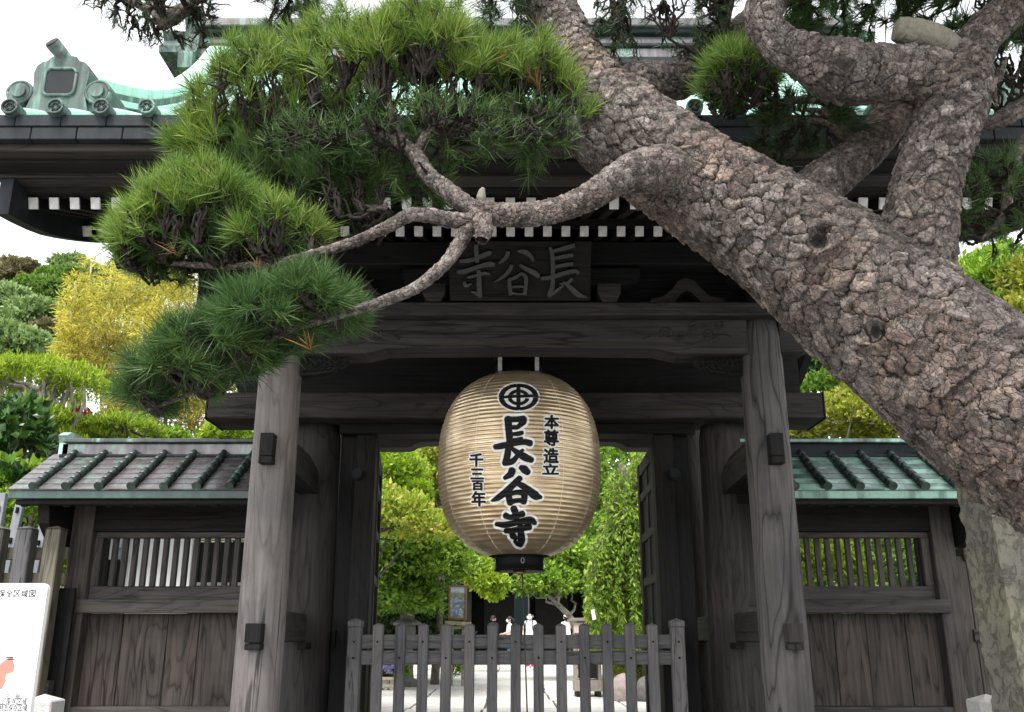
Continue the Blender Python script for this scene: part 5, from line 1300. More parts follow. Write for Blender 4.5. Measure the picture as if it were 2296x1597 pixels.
def crown(blobs, n, ln, wd=.55, clump=.22, out=.6, up=.35, low=-.6, per=22):
    """leaves gathered in sprays over the shells of lumpy blobs: (px, py, Y, rx, ry, depth m, share)"""
    tot = sum(b[6] for b in blobs); Cs = []; Ds = []; ends = []
    for (px, py, Y, rx, ry, dep, sh) in blobs:
        c = np.array(at(px, py, Y)); ax = np.array([rx * pxm(py, Y), dep, ry * pxm(py, Y)]); m = int(n * sh / tot); k = max(4, m // per)
        d = RNG.normal(size=(k * 3, 3)); d /= np.linalg.norm(d, axis=1)[:, None]; d = d[d[:, 2] > low][:k]; k = len(d)
        lump = 1 + .22 * (fbm(d * 2.2 + c * .37, 3, 5) - .45) * 2
        r = (1 - .38 * RNG.random(k) ** 1.8) * lump
        cc = c + d * ax * r[:, None]; ends.append(cc)
        idx = RNG.integers(0, k, m); g = RNG.normal(size=(m, 3)) * (clump * ax.min()) * [1, 1, .55]
        Cs.append(cc[idx] + g); dd = d[idx] * out + [0, 0, up] + RNG.normal(size=(m, 3)) * .7
        Ds.append(dd / np.linalg.norm(dd, axis=1)[:, None])
    V, F = leaves(np.vstack(Cs), np.vstack(Ds), ln, wd); return V, F, np.vstack(ends)
def tree(name, label, cat, blobs, n, ln, mat, trunk=None, wd=.55, bark=None, limbs=10, group=None, part_name='crown', extra=(), **k):
    V, F, ends = crown(blobs, n, ln, wd, **k)
    b0 = blobs[0]; c0 = at(b0[0], b0[1], b0[2])
    if trunk is None: trunk = [(c0.x, c0.y, GZ - .1), (c0.x + .1, c0.y, (GZ + c0.z) / 2), (c0.x, c0.y, c0.z)]
    base = trunk[0]
    t = thing(name, label, cat, tuple(base[:3]), group)
    link(part_name, np_mesh(part_name, V, F, LEAF[mat]), t, kind='stuff')
    for (bl, nn, mt, l2) in extra:
        V, F, _ = crown(bl, nn, l2, wd, **k); link('foliage_tuft', np_mesh('foliage_tuft', V, F, LEAF[mt]), t, kind='stuff')
    S, L = spline([(*p[:3], 0) for p in trunk], 14); r0 = trunk[0][3] if len(trunk[0]) > 3 else max(.03, .016 * L + .02)
    m = MB(); m.tube([tuple(p) for p in S[:, :3]], [r0 * (1 - .6 * i / 13) for i in range(14)], 9)
    part('trunk', m, bark or TRUNK, t)
    if limbs:
        tw = Twigs(); sel = RNG.choice(len(ends), min(limbs, len(ends)), replace=False)
        for q in sel:
            b = S[RNG.integers(7, 14), :3]; tw.add(crooked(b, ends[q], 7, .05), r0 * .38, r0 * .10, 6)
        tw.build('limbs', t, bark or TRUNK)
    return t
def gp_(px, py, Y, z=None):
    p = at(px, py, Y); return (p.x, p.y, p.z if z is None else z)
def stem(px, Y, pts, r=.08):
    """trunk from the garden ground under px, through pixel points"""
    x = at(px, 1425, Y).x; return [(x, Y, GZ - .1, r)] + [gp_(*p) + (r,) for p in pts]

# --- left, over the wing wall
tree('cloud_pine', 'clipped yellow green cloud pine whose broad top pad rises left of the bamboo', 'pine tree', [(100, 868, 12.0, 135, 52, .9, 1.0), (70, 850, 12.0, 90, 45, .7, .4), (60, 950, 11.6, 92, 44, .7, .5), (25, 1062, 11.3, 90, 32, .6, .3), (130, 990, 11.8, 50, 22, .4, .15)], 17000, .085, 'topiary',
     stem(95, 12.0, [(110, 1040, 12.0), (100, 985, 12.0), (115, 920, 12.0), (100, 880, 12.0)], .13), wd=.22, bark=TRUNK_P, limbs=40, low=-.15, up=1.1, clump=.16, out=.35)
tree('cloud_pine', 'small clipped cloud pine between red maple and wall ridge, left of the front pillar', 'pine tree', [(275, 968, 12.6, 85, 30, .6, 1.0), (225, 988, 12.5, 50, 20, .4, .3)], 6500, .085, 'topiary', wd=.22, limbs=16, low=-.1, up=1.1, clump=.2, out=.35)
tree('broadleaf_shrub', 'dark glossy broadleaf shrub at the left picture edge over the fence', 'shrub', [(22, 965, 10.6, 70, 62, .5, 1.0), (60, 1090, 10.4, 70, 34, .4, .5), (0, 1050, 10.4, 40, 40, .4, .3)], 3800, .12, 'gloss', stem(20, 10.6, [(40, 1040, 10.6), (25, 990, 10.6)], .05), wd=.6, extra=[([(40, 1075, 10.3, 70, 34, .4, 1.0)], 1000, 'fresh', .12)])
tree('red_maple', 'small dark red maple peeping between two clipped pines', 'tree', [(190, 968, 14.0, 48, 30, .5, 1.0), (165, 1010, 13.6, 35, 22, .4, .4)], 3200, .10, 'red', clump=.25)
tree('round_shrub', 'pale round shrub right of the small clipped pine, over the wall ridge', 'shrub', [(388, 985, 13.4, 24, 22, .4, 1.0)], 1700, .07, 'fresh', limbs=4)
tree('maple_tree', 'low lime green maple spreading behind the wing wall beside the left pillar', 'tree', [(520, 985, 13.8, 62, 24, .6, 1.0), (590, 980, 14.0, 40, 26, .5, .4)], 4200, .085, 'lime', low=-.3)
tree('garden_shrub', 'yellow green shrub seen through the gaps of the left fence', 'shrub', [(70, 1150, 9.6, 75, 42, .5, 1.0), (150, 1160, 9.8, 50, 30, .4, .5), (40, 1270, 9.7, 110, 60, .5, 1.0)], 7000, .075, 'fresh', extra=[([(150, 1150, 9.6, 40, 30, .4, 1.0)], 800, 'mid', .08)])
# bamboo: leaning plumes
BAM = [(170, 720, 21, 34, 90), (205, 700, 22, 34, 110), (250, 690, 20.5, 36, 110), (295, 690, 21.5, 40, 115), (335, 670, 22.5, 36, 120), (372, 660, 21, 36, 130), (405, 690, 22, 38, 120), (430, 700, 23, 40, 120), (230, 790, 20, 60, 80), (320, 800, 20.2, 70, 90), (400, 830, 20.4, 60, 80), (160, 770, 20.6, 30, 70)]
BLAB = ['golden bamboo plume %s' % q for q in ('at the far left edge of the grove, beside the dull green hillside', 'second from the left edge of the grove, leaning over the clipped pine', 'third from the left, its tip in front of the hill', 'in the left half of the grove, tallest there', 'in the middle of the grove under the hanging gable end', 'right of the grove middle, behind the drooping pine pad', 'highest of the grove, next to the gate eave', 'at the right end of the grove, half hidden by the pine', 'low in front at the left of the grove', 'low in front at the middle of the grove', 'shaded greener and low in front at the right of the grove', 'small and low at the left foot of the grove')]
for i, (px, py, Y, rx, ry) in enumerate(BAM):
    x = at(px + 20, 1425, Y).x; tp = at(px, py - ry, Y); bl = []
    for k in range(9):
        f = k / 8; bl.append((px + rx * .55 * math.sin(k * 2.4 + i) * (1 - .6 * (1 - f)), py - ry + 2 * ry * f, Y + .3 * math.cos(k * 1.7), rx * (.35 + .5 * f), ry * .16, .45, .3 + f))
    tree('bamboo', BLAB[i], 'bamboo', bl, 2600, .15, 'gold' if i < 8 else ('gold' if i % 2 else 'goldg'), [(x, Y, GZ, .045), (x, Y, 3.0, .045), (tp.x + .3, Y, (tp.z + 3) / 2 + .4, .045), (tp.x, Y, tp.z, .045)], wd=.17, bark=CANE, limbs=5, group='bamboo plumes in the golden grove', up=-.15, out=.7, clump=.5, per=14, low=-.9)
for i, (px, py, Y, rx, ry) in enumerate(((455, 945, 19, 50, 50), (540, 930, 19.5, 60, 60), (300, 930, 18.5, 60, 40), (350, 900, 18.8, 80, 40))):
    tree('bamboo', 'shaded low bamboo ' + ('right under the left end of the cross beam', 'behind the left front pillar', 'above the small clipped pine', 'under the drooping tip of the pine pad')[i], 'bamboo', [(px, py, Y, rx, ry, .6, 1.0)], 2400, .14, 'goldg', wd=.18, bark=CANE, limbs=4, group='low bamboo behind the wing wall', up=-.1, clump=.3)
for px, cl in ((468, 'left of the two'), (500, 'right of the two')): 
    x = at(px, 950, 19).x; m = MB(); m.tube([(x, 19, GZ), (x + .05, 19, 3.2), (x + .02, 19, 5.4)], [.05, .045, .04], 8); o = part('bamboo_cane', m, CANE, None); tag(o, 'bare bamboo cane behind the left end of the cross beam, ' + cl, 'bamboo', 'bare bamboo canes')
# --- wooded hill, left and behind
hx = np.linspace(-140, 140, 57); hy = np.linspace(44, 200, 40); HX, HY = np.meshgrid(hx, hy)
HZ = GZ - .1 + np.clip((HY - 46) / 60, 0, 1) ** 1.1 * (15 + 9 * np.exp(-((HX + 34) / 26) ** 2) + 4 * np.exp(-((HX - 45) / 25) ** 2) - 6 * np.exp(-((HX - 3) / 16) ** 2)) + 1.5 * np.sin(HX * .21) * np.clip((HY - 50) / 20, 0, 1)
def hill_z(x, y):
    i = int(np.clip((y - 44) / 4, 0, 38)); j = int(np.clip((x + 140) / 5, 0, 55)); return float(HZ[i, j])
V = np.stack([HX.ravel(), HY.ravel(), HZ.ravel()], 1); nI, nJ = len(hy), len(hx)
I, J = np.meshgrid(np.arange(nI - 1), np.arange(nJ - 1), indexing='ij'); F = np.stack([I * nJ + J, I * nJ + J + 1, (I + 1) * nJ + J + 1, (I + 1) * nJ + J], -1).reshape(-1, 4)
link('hill', np_mesh('hill', V, F, EARTH, True), kind='structure')
HILL = [(45, 615, 78, 52, 34, 'hillb', 'brownish round crown on the skyline at the far left of the hill'), (95, 655, 70, 55, 30, 'hillf', 'bright green flat crown below the brownish skyline crown'), (165, 610, 76, 55, 40, 'hill', 'airy pale crown highest on the skyline left of the roof end'),
        (130, 630, 72, 40, 28, 'hillf', 'fresh green crown in the middle of the hill skyline'), (215, 640, 74, 60, 40, 'hill', 'blue green crown left of the hanging gable end'), (300, 625, 80, 60, 36, 'hill', 'distant blue green crown right of the gable end'), (200, 690, 66, 60, 40, 'hillf', 'yellowish green crown just above the bamboo tops'),
        (290, 680, 68, 70, 40, 'hill', 'dull green crown behind the bamboo tops'), (25, 680, 62, 55, 40, 'hill', 'mid green crown at the left edge, halfway down the hill'), (70, 720, 58, 75, 46, 'hill', 'broad grey green crown filling the hillside left of the bamboo'), (40, 780, 52, 80, 50, 'hill', 'dull green crown low on the hillside above the clipped pine'),
        (130, 770, 54, 50, 50, 'hillb', 'olive brown crown at the foot of the hill by the bamboo'), (360, 640, 84, 60, 40, 'hillf', 'distant pale crown over the golden bamboo')]
for (px, py, Y, rx, ry, mt, lab) in HILL:
    p = at(px, py, Y); gz = hill_z(p.x, Y); s = pxm(py, Y)
    bl = [(px, py, Y, rx * .75, ry * .8, rx * s * .7, 1.0)]
    for q in range(6): bl.append((px + rx * .62 * math.cos(q * 1.05 + px), py + ry * (.55 * math.sin(q * 1.7 + py) - .1), Y - rx * s * .35 * RNG.random(), rx * .40, ry * .38, rx * s * .35, .35))
    tree('hill_tree', lab, 'tree', bl, 7000, .42, mt, [(p.x, Y, min(gz, p.z - 3) - .5, .25), (p.x, Y, p.z - 1, .25), (p.x, Y, p.z + .5, .25)], limbs=6, group='trees on the hill', low=-.5, clump=.16, up=.6)
# far wood covering the rest of the slope
Cs = []; Ds = []
for _ in range(900):
    x = RNG.uniform(-110, 110); y = RNG.uniform(52, 120); z = hill_z(x, y)
    if abs(x - 2) < 6 and y < 60: continue
    r = RNG.uniform(1.6, 2.8); d = RNG.normal(size=(70, 3)); d /= np.linalg.norm(d, axis=1)[:, None]; d[:, 2] = np.abs(d[:, 2])
    Cs.append(np.array([x, y, z + 1.2]) + d * [r, r, r * .9] * RNG.uniform(.7, 1.05, size=(70, 1))); dd = d + RNG.normal(size=(70, 3)) * .6; Ds.append(dd / np.linalg.norm(dd, axis=1)[:, None])
V, F = leaves(np.vstack(Cs), np.vstack(Ds), .9, .6); o = link('forest', np_mesh('forest', V, F, LEAF['hill']), kind='stuff'); o['label'] = 'far wooded slope covered by a mass of green crowns'; o['category'] = 'forest'
# --- right, over the wing wall
tree('maple_tree', 'yellow green maple with one orange red tuft between right pillar and leaning trunk', 'tree', [(1870, 945, 12.5, 105, 48, .8, 1.0), (1925, 905, 12.7, 70, 36, .6, .5), (1960, 960, 12.2, 70, 34, .6, .4), (1800, 975, 12.4, 60, 28, .5, .3), (1990, 985, 12.3, 60, 24, .5, .3)], 12500, .075, 'olive',
     stem(1900, 12.5, [(1905, 1000, 12.5), (1890, 950, 12.5), (1900, 915, 12.6)], .07), bark=TRUNK_P, limbs=22, low=-.4, clump=.2, extra=[([(1917, 926, 12.0, 13, 9, .12, 1.0)], 260, 'orange', .07)])
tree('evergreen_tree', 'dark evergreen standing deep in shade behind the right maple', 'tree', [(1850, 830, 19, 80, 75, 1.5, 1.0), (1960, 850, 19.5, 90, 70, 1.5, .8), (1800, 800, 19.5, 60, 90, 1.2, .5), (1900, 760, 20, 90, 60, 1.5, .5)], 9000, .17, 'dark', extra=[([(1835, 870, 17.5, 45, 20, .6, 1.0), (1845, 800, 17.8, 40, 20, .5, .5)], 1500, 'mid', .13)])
tree('garden_tree', 'bright green leafy tree right of the thick vertical limb', 'tree', [(2205, 640, 16, 58, 62, 1.0, 1.0), (2230, 700, 15.8, 45, 40, .8, .4)], 6500, .13, 'fresh', up=.6)
tree('garden_tree', 'yellow green tree at the right picture edge above the trunk', 'tree', [(2285, 650, 15, 38, 72, .8, 1.0), (2300, 720, 14.6, 50, 45, .8, .5), (2270, 595, 15.4, 30, 14, .5, .15)], 5500, .10, 'olive', up=.6)
tree('garden_tree', 'far dark tree behind the bright one right of the limb', 'tree', [(2230, 585, 22, 40, 22, 1.0, 1.0), (2290, 700, 22, 60, 60, 1.0, 1.0), (2180, 660, 22, 40, 60, 1, .6)], 4500, .16, 'mid')
tree('garden_shrub', 'leafy shrub seen through the right lattice window', 'shrub', [(1850, 1265, 10.6, 90, 75, .6, 1.0), (1960, 1250, 10.9, 90, 80, .6, .8), (2060, 1260, 11, 70, 80, .6, .6)], 6500, .075, 'mid', extra=[([(1840, 1265, 10.2, 70, 60, .4, 1.0), (1920, 1290, 10.3, 30, 40, .3, .4)], 2600, 'lime', .07)])
tree('garden_shrub', 'dark thicket beyond the lattice fence beside the stone pillar', 'shrub', [(2170, 1290, 10.5, 70, 90, .6, 1.0), (2060, 1330, 12, 60, 60, .6, .6)], 4200, .09, 'dark', extra=[([(2180, 1300, 10.1, 30, 60, .3, 1.0)], 500, 'mid', .08)])
# --- through the gate
tree('maple_tree', 'brilliant lime maple in the upper left corner of the gate opening', 'tree', [(878, 1062, 16, 72, 52, .9, 1.0), (860, 1030, 16.2, 50, 30, .7, .4), (915, 1100, 15.8, 50, 22, .6, .4)], 9500, .085, 'lime', stem(775, 16.2, [(800, 1150, 16.2), (850, 1090, 16.1)], .06), low=-.3, clump=.2)
tree('red_maple', 'dark red maple glimpsed beyond the lime maple at the lintel', 'tree', [(930, 1025, 21, 45, 26, .8, 1.0), (965, 1045, 20.8, 20, 22, .5, .3)], 2200, .12, 'red')
tree('maple_tree', 'olive yellow maple left of the lantern under the lintel', 'tree', [(985, 1040, 19, 55, 60, .9, 1.0), (965, 1090, 18.6, 40, 40, .7, .5)], 6500, .10, 'olive')
tree('garden_tree', 'tree with orange tipped shoots at the left side of the gate opening', 'tree', [(880, 1155, 14.5, 85, 48, .7, 1.0), (850, 1120, 14.6, 40, 34, .5, .4), (955, 1185, 14.6, 60, 40, .6, .5)], 9500, .075, 'tips', stem(770, 14.8, [(800, 1200, 14.8), (850, 1160, 14.6)], .06), up=.9, clump=.2)
tree('garden_tree', 'dense green tree filling the left half of the gate opening', 'tree', [(930, 1250, 17, 130, 75, 1.3, 1.0), (870, 1230, 16.6, 60, 60, .8, .4), (1000, 1220, 17.2, 70, 60, 1.0, .5), (1000, 1265, 17, 55, 36, .8, .4), (880, 1330, 17.0, 85, 55, 1, .7), (935, 1335, 17.2, 50, 45, 1, .4)], 21000, .10, 'mid', extra=[([(960, 1215, 16.2, 100, 45, .9, 1.0), (1010, 1260, 16.1, 60, 35, .6, .4)], 4500, 'fresh', .09)], clump=.18, trunk=stem(790, 17.2, [(820, 1330, 17.2), (890, 1260, 17)], .08))
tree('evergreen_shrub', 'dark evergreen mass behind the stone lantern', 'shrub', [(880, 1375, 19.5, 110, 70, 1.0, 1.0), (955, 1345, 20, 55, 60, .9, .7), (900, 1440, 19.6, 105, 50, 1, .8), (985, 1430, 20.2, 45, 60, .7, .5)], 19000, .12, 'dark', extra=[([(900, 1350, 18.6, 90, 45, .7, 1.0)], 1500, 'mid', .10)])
tree('broadleaf_shrub', 'glossy green shrub left of the framed picture board', 'shrub', [(975, 1395, 22.5, 32, 48, .5, 1.0), (985, 1340, 22.6, 28, 28, .4, .5)], 2600, .13, 'mid')
tree('maple_tree', 'light maple spray hanging in front of the dark hall under the lantern', 'tree', [(1095, 1305, 25, 42, 26, .6, 1.0), (1060, 1275, 25, 50, 28, .6, .7), (1105, 1330, 24.8, 24, 14, .4, .25)], 4200, .13, 'lime', [(at(1000, 1425, 25.5).x, 25.5, GZ, .09), (at(1010, 1425, 25.5).x, 25.5, 2.6, .09), gp_(1060, 1285, 25.1) + (.09,)], low=-.8)
tree('cherry_tree', 'green tree right of the lantern with a pale bent limb', 'tree', [(1260, 1260, 21, 75, 60, .9, 1.0), (1215, 1310, 20.8, 55, 34, .7, .6), (1310, 1300, 21, 55, 40, .7, .5), (1290, 1200, 21.4, 60, 50, .9, .6), (1185, 1300, 20.7, 26, 18, .4, .2)], 15000, .115, 'mid',
     [gp_(1298, 1500, 20.8) + (.10,), gp_(1292, 1420, 20.8) + (.10,), gp_(1280, 1385, 20.8) + (.10,), gp_(1255, 1360, 20.8) + (.08,), gp_(1225, 1330, 20.8) + (.07,), gp_(1195, 1318, 20.8) + (.05,)], bark=TRUNK_P, limbs=14, extra=[([(1230, 1300, 20, 60, 34, .5, 1.0), (1270, 1240, 20.2, 60, 34, .5, .6)], 3800, 'fresh', .10)])
tree('evergreen_tree', 'dark green tree behind the weeping tree at the right of the opening', 'tree', [(1400, 1050, 24, 90, 80, 1.4, 1.0), (1350, 1150, 25, 70, 90, 1.2, .7), (1450, 1250, 25, 90, 100, 1.2, .7), (1290, 1130, 26, 70, 60, 1.2, .5)], 9000, .17, 'mid')
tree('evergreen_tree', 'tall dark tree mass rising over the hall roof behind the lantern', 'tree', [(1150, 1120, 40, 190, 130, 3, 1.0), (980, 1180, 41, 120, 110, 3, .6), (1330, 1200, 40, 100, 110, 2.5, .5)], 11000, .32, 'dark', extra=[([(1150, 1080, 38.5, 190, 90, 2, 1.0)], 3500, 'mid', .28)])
# weeping tree: strings of leaves
wt = thing('weeping_tree', 'weeping cherry with long strings of light green leaves beside the right door leaf', 'tree', gp_(1455, 1500, 15.2, GZ))
Cs = []; Ds = []; tw = Twigs()
for k in range(360):
    a = RNG.random(); px = 1325 + 165 * a + RNG.normal() * 8; Y = 14.3 + 1.5 * RNG.random()
    y0 = 1000 + 170 * abs(a - .62) ** 1.1 + RNG.random() * 120; y1 = min(1470, y0 + 120 + 260 * RNG.random())
    if a < .25: y0 += 110
    m_ = int((y1 - y0) / 1.8); t_ = np.sort(RNG.random(m_)); p0 = np.array(at(px + 6, y0, Y)); p1 = np.array(at(px, y1, Y))
    P = p0 + (p1 - p0) * t_[:, None]; P[:, 0] += .06 * np.sin(t_ * 5 + k); P += RNG.normal(size=P.shape) * .025; Cs.append(P)
    d = RNG.normal(size=(m_, 3)) * .55 + [0, -.2, -.75]; Ds.append(d / np.linalg.norm(d, axis=1)[:, None]); tw.add(np.linspace(p0, p1, 6) + RNG.normal(size=(6, 3)) * .02, .006, .003, 4)
V, F = leaves(np.vstack(Cs), np.vstack(Ds), .088, .40); link('crown', np_mesh('crown', V, F, LEAF['weep']), wt, kind='stuff'); tw.build('hanging_twigs', wt, TRUNK)
m = MB(); m.tube([gp_(1455, 1500, 15.3, GZ - .1), gp_(1450, 1300, 15.3), gp_(1430, 1120, 15.2), gp_(1390, 1040, 15.1)], [.12, .11, .08, .04], 10); m.tube([gp_(1440, 1180, 15.2), gp_(1380, 1150, 15.0), gp_(1345, 1190, 14.9)], [.06, .05, .03], 8); part('trunk', m, TRUNK, wt)
m = MB(); a = at(1330, 1378, 14.2); m.prism([(a.x - .035, a.z + .07), (a.x + .02, a.z + .075), (a.x + .045, a.z - .07), (a.x - .01, a.z - .085)], 14.2, 14.204, 'y')
tag(part('paper_slip', m, BOARD_WHITE, None), 'white paper slip tied to the edge of the weeping tree', 'paper slip')
for lab, bl in (('clipped round azalea between the pickets in front of the weeping tree', [(1412, 1490, 16.6, 42, 46, .5, 1.0)]), ('clipped azalea right of the other one, beside the door leaf', [(1468, 1488, 16.2, 30, 44, .5, 1.0)])):
    tree('azalea_bush', lab, 'shrub', bl, 4200, .055, 'olive', limbs=4, low=-.9, clump=.2, extra=[(bl, 1600, 'mid', .05)])
tree('garden_plant', 'low green plant beside the legs of the picture board', 'plant', [(1010, 1478, 24, 26, 16, .4, 1.0), (1035, 1498, 23.6, 14, 8, .2, .2)], 1200, .16, 'hydl', limbs=3)
tree('garden_plant', 'mossy low shrub left of the stone lantern', 'plant', [(850, 1410, 21, 50, 22, .6, 1.0)], 2200, .10, 'olive', limbs=3)

# ---------------------------------------------------------------- garden: paving
pv = thing('garden_paving', 'x', 'x', (0, 10, GZ)); del pv['label'], pv['category']; pv['kind'] = 'structure'
yb = [9.9]; 
while yb[-1] < 31.5: yb.append(yb[-1] + RNG.uniform(1.1, 1.9))
for c in range(11):
    x0 = -5.4 + 1.0 * c
    for i in range(len(yb) - 1):
        a, b = yb[i] + .12 * math.sin(c * 2.1 + i), yb[i + 1] + .12 * math.sin(c * 2.1 + i + 1); w0 = .03 * math.sin(c + i * 1.3); w1 = .03 * math.sin(c + 1 + i * 1.3)
        m = MB(); m.add([(x0 + .016 + w0, a + .016, GZ - .02), (x0 + .984 + w1, a + .016, GZ - .02), (x0 + .984 + w1, b - .016, GZ - .02), (x0 + .016 + w0, b - .016, GZ - .02),
                         (x0 + .021 + w0, a + .021, GZ), (x0 + .979 + w1, a + .021, GZ), (x0 + .979 + w1, b - .021, GZ), (x0 + .021 + w0, b - .021, GZ)],
                        [(0, 1, 5, 4), (1, 2, 6, 5), (2, 3, 7, 6), (3, 0, 4, 7), (4, 5, 6, 7)])
        part('paving_slab', m, SLAB_D if (yb[i] > 25 and c < 5) else SLAB, pv)
# ---------------------------------------------------------------- hall at the back
hall = thing('garden_hall', 'dark open fronted hall behind the people at the end of the paved court', 'building', (.8, 37, GZ))
HD = plain('near_black_hall_timber', (.014, .013, .012), .8, .2, .3, 4)  # one near-black tone for all the hall timber
def hb(n, c, d, mt=HD):
    m = MB(); m.box(c, d, bev=.01); part(n, m, mt, hall)
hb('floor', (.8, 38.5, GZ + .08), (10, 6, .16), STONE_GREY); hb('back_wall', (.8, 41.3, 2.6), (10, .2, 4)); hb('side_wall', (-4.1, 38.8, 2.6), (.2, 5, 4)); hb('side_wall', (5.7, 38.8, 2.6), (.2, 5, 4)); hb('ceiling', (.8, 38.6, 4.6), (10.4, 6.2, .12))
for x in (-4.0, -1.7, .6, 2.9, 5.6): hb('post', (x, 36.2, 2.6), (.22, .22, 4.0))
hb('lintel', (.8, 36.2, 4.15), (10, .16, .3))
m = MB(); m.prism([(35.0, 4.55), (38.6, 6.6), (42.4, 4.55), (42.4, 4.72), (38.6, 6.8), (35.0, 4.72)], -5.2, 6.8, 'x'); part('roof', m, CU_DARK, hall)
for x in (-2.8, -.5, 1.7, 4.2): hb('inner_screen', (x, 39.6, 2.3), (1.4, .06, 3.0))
bn = at(1168, 1352, 33.5); m = MB(); m.box((bn.x, 33.5, 2.15), (.5, .03, 1.7)); o = part('banner', m, plain('dark_teal_cloth', (.006, .012, .014), .8, .1, .1, bump=0), None); tag(o, 'dark teal hanging banner standing in front of the hall', 'banner')
q = MB(); q.tube([(bn.x + .28, 33.5, GZ), (bn.x + .28, 33.5, 3.05), ], .02, 8); part('banner_pole', q, WIRE, o)
# ---------------------------------------------------------------- house behind the left wall
hs = thing('white_house', 'white walled house with a dark window seen through the left lattice', 'house', (-3.6, 11.5, GZ))
def hb2(n, c, d, mt): 
    m = MB(); m.box(c, d, bev=.006); return part(n, m, mt, hs)
xe = at(428, 1270, 10.5).x
hb2('wall', ((-5.25 + xe) / 2, 10.6, 1.75), (xe + 5.25, .2, 2.3), PLASTER); hb2('wall', (xe + .75, 10.6, 1.0), (1.5, .2, .8), PLASTER); hb2('wall', (xe + .75, 10.6, 2.76), (1.5, .2, .28), PLASTER)
wi = hb2('window', (xe + .75, 10.62, 2.0), (1.5, .06, 1.2), BLACK)
for i in range(4):
    m = MB(); m.box((xe + .02 + .45 * i, 10.56, 2.01), (.04, .05, 1.2)); part('window_bar', m, HD, wi)
m = MB(); m.box((xe + .75, 10.56, 2.12), (1.5, .04, .035)); part('window_bar', m, STEEL, wi)
m = MB(); m.prism([(10.1, 2.86), (12.5, 3.35), (12.5, 3.5), (10.1, 2.98)], -5.4, -2.2, 'x'); part('roof', m, CU_DARK, hs)
dp = at(268, 1265, 10.42); m = MB(); m.tube([(dp.x, 10.42, .6), (dp.x, 10.42, 2.42), (dp.x + .02, 10.44, 2.5), (dp.x + .02, 10.47, 2.9)], .035, 10); m.lathe([(.035, 0), (.06, .02), (.06, .12), (.035, .16)], (dp.x, 10.42, 2.36), 12); part('drainpipe', m, STEEL, hs)
db = at(245, 1290, 10.3); hb2('meter_box', (db.x, 10.42, db.z), (.14, .14, .36), BLACK)
# ---------------------------------------------------------------- garden furniture
def gy(py):  # distance at which the garden ground shows at that height of the photograph
    d = ray(CX, py); return (GZ - EYE) / d.z * d.y
# framed picture of flowers on its stand
PYd = 18.5; a = at(1005, 1390, PYd); b = at(1047, 1313, PYd)
pb = thing('picture_board', 'framed picture of blue flowers on a small thatched timber stand by the hall', 'sign board', ((a.x + b.x) / 2, PYd, GZ))
pm_ = NT('printed_flower_picture'); tc = pm_.coord((1, 1, 1)); n1 = pm_.noise(tc, 9, 6, .7); n2 = pm_.noise(tc, 16, 4, .6); se = pm_.new('SeparateXYZ'); pm_.l.new(tc, se.inputs[0])
hgt = pm_.math('DIVIDE', pm_.math('SUBTRACT', se.outputs['Z'], a.z), b.z - a.z)
low = pm_.mix(pm_.ramp(n1, [(.42, 0), (.55, 1)]), (.10, .17, .05), pm_.mix(pm_.ramp(n2, [(.45, 0), (.6, 1)]), (.16, .21, .36), (.46, .50, .68)))
colp = pm_.mix(pm_.ramp(hgt, [(.74, 0), (.84, 1)]), low, (.50, .56, .74)); colp = pm_.mix(pm_.ramp(hgt, [(.60, 0), (.68, .7), (.76, .7), (.82, 0)]), colp, (.22, .25, .12)); PIC = pm_.done(colp, .4, .4)
m = MB(); m.box(((a.x + b.x) / 2, PYd, (a.z + b.z) / 2), (b.x - a.x - .06, .02, b.z - a.z - .06)); part('picture', m, PIC, pb)
FR = plain('varnished_frame_wood', (.22, .12, .05), .5, .3, .15, 9)
for c, d in ((((a.x + .02), PYd - .005, (a.z + b.z) / 2), (.04, .05, b.z - a.z)), (((b.x - .02), PYd - .005, (a.z + b.z) / 2), (.04, .05, b.z - a.z)), (((a.x + b.x) / 2, PYd - .005, a.z + .02), (b.x - a.x - .08, .05, .04)), (((a.x + b.x) / 2, PYd - .005, b.z - .015), (b.x - a.x - .08, .05, .03))):
    m = MB(); m.box(c, d, bev=.004); part('frame', m, FR, pb)
m = MB(); m.box(((a.x + b.x) / 2 + .02, PYd - .05, a.z - .07), (b.x - a.x + .14, .36, .07), Matrix.Rotation(.05, 3, 'Y')); part('thatch', m, plain('thatch', (.30, .25, .16), .9, .1, .4, 20), pb)
for x in (a.x + .08, b.x - .06):
    m = MB(); m.box((x, PYd + .02, (GZ + a.z - .1) / 2), (.06, .06, a.z - .1 - GZ)); part('leg', m, TRUNK_P, pb)
for z in (1.05, 1.7):
    m = MB(); m.box(((a.x + b.x) / 2, PYd + .02, z), (b.x - a.x - .2, .04, .05)); part('crossbar', m, TRUNK_P, pb)
# stone lantern
sl = at(914, 1372, 18.2); SX = sl.x
st = thing('stone_lantern', 'grey garden stone lantern between dark shrubs left of the court', 'stone lantern', (SX, 18.2, GZ))
for n_, pr in (('foot', [(.28, 0), (.28, .1), (.16, .16), (.13, .5), (.13, .75), (.22, .86), (.22, .92)]), ('fire_box', [(.17, .921), (.17, 1.14)]), ('cap', [(.27, 1.141), (.28, 1.19), (.16, 1.26), (.14, 1.27), (.14, 1.40), (.16, 1.44), (.0, 1.5)])):
    m = MB(); m.lathe(pr, (SX, 18.2, GZ), 6 if n_ != 'foot' else 12, smooth=False); part(n_, m, STONE_GREY, st)
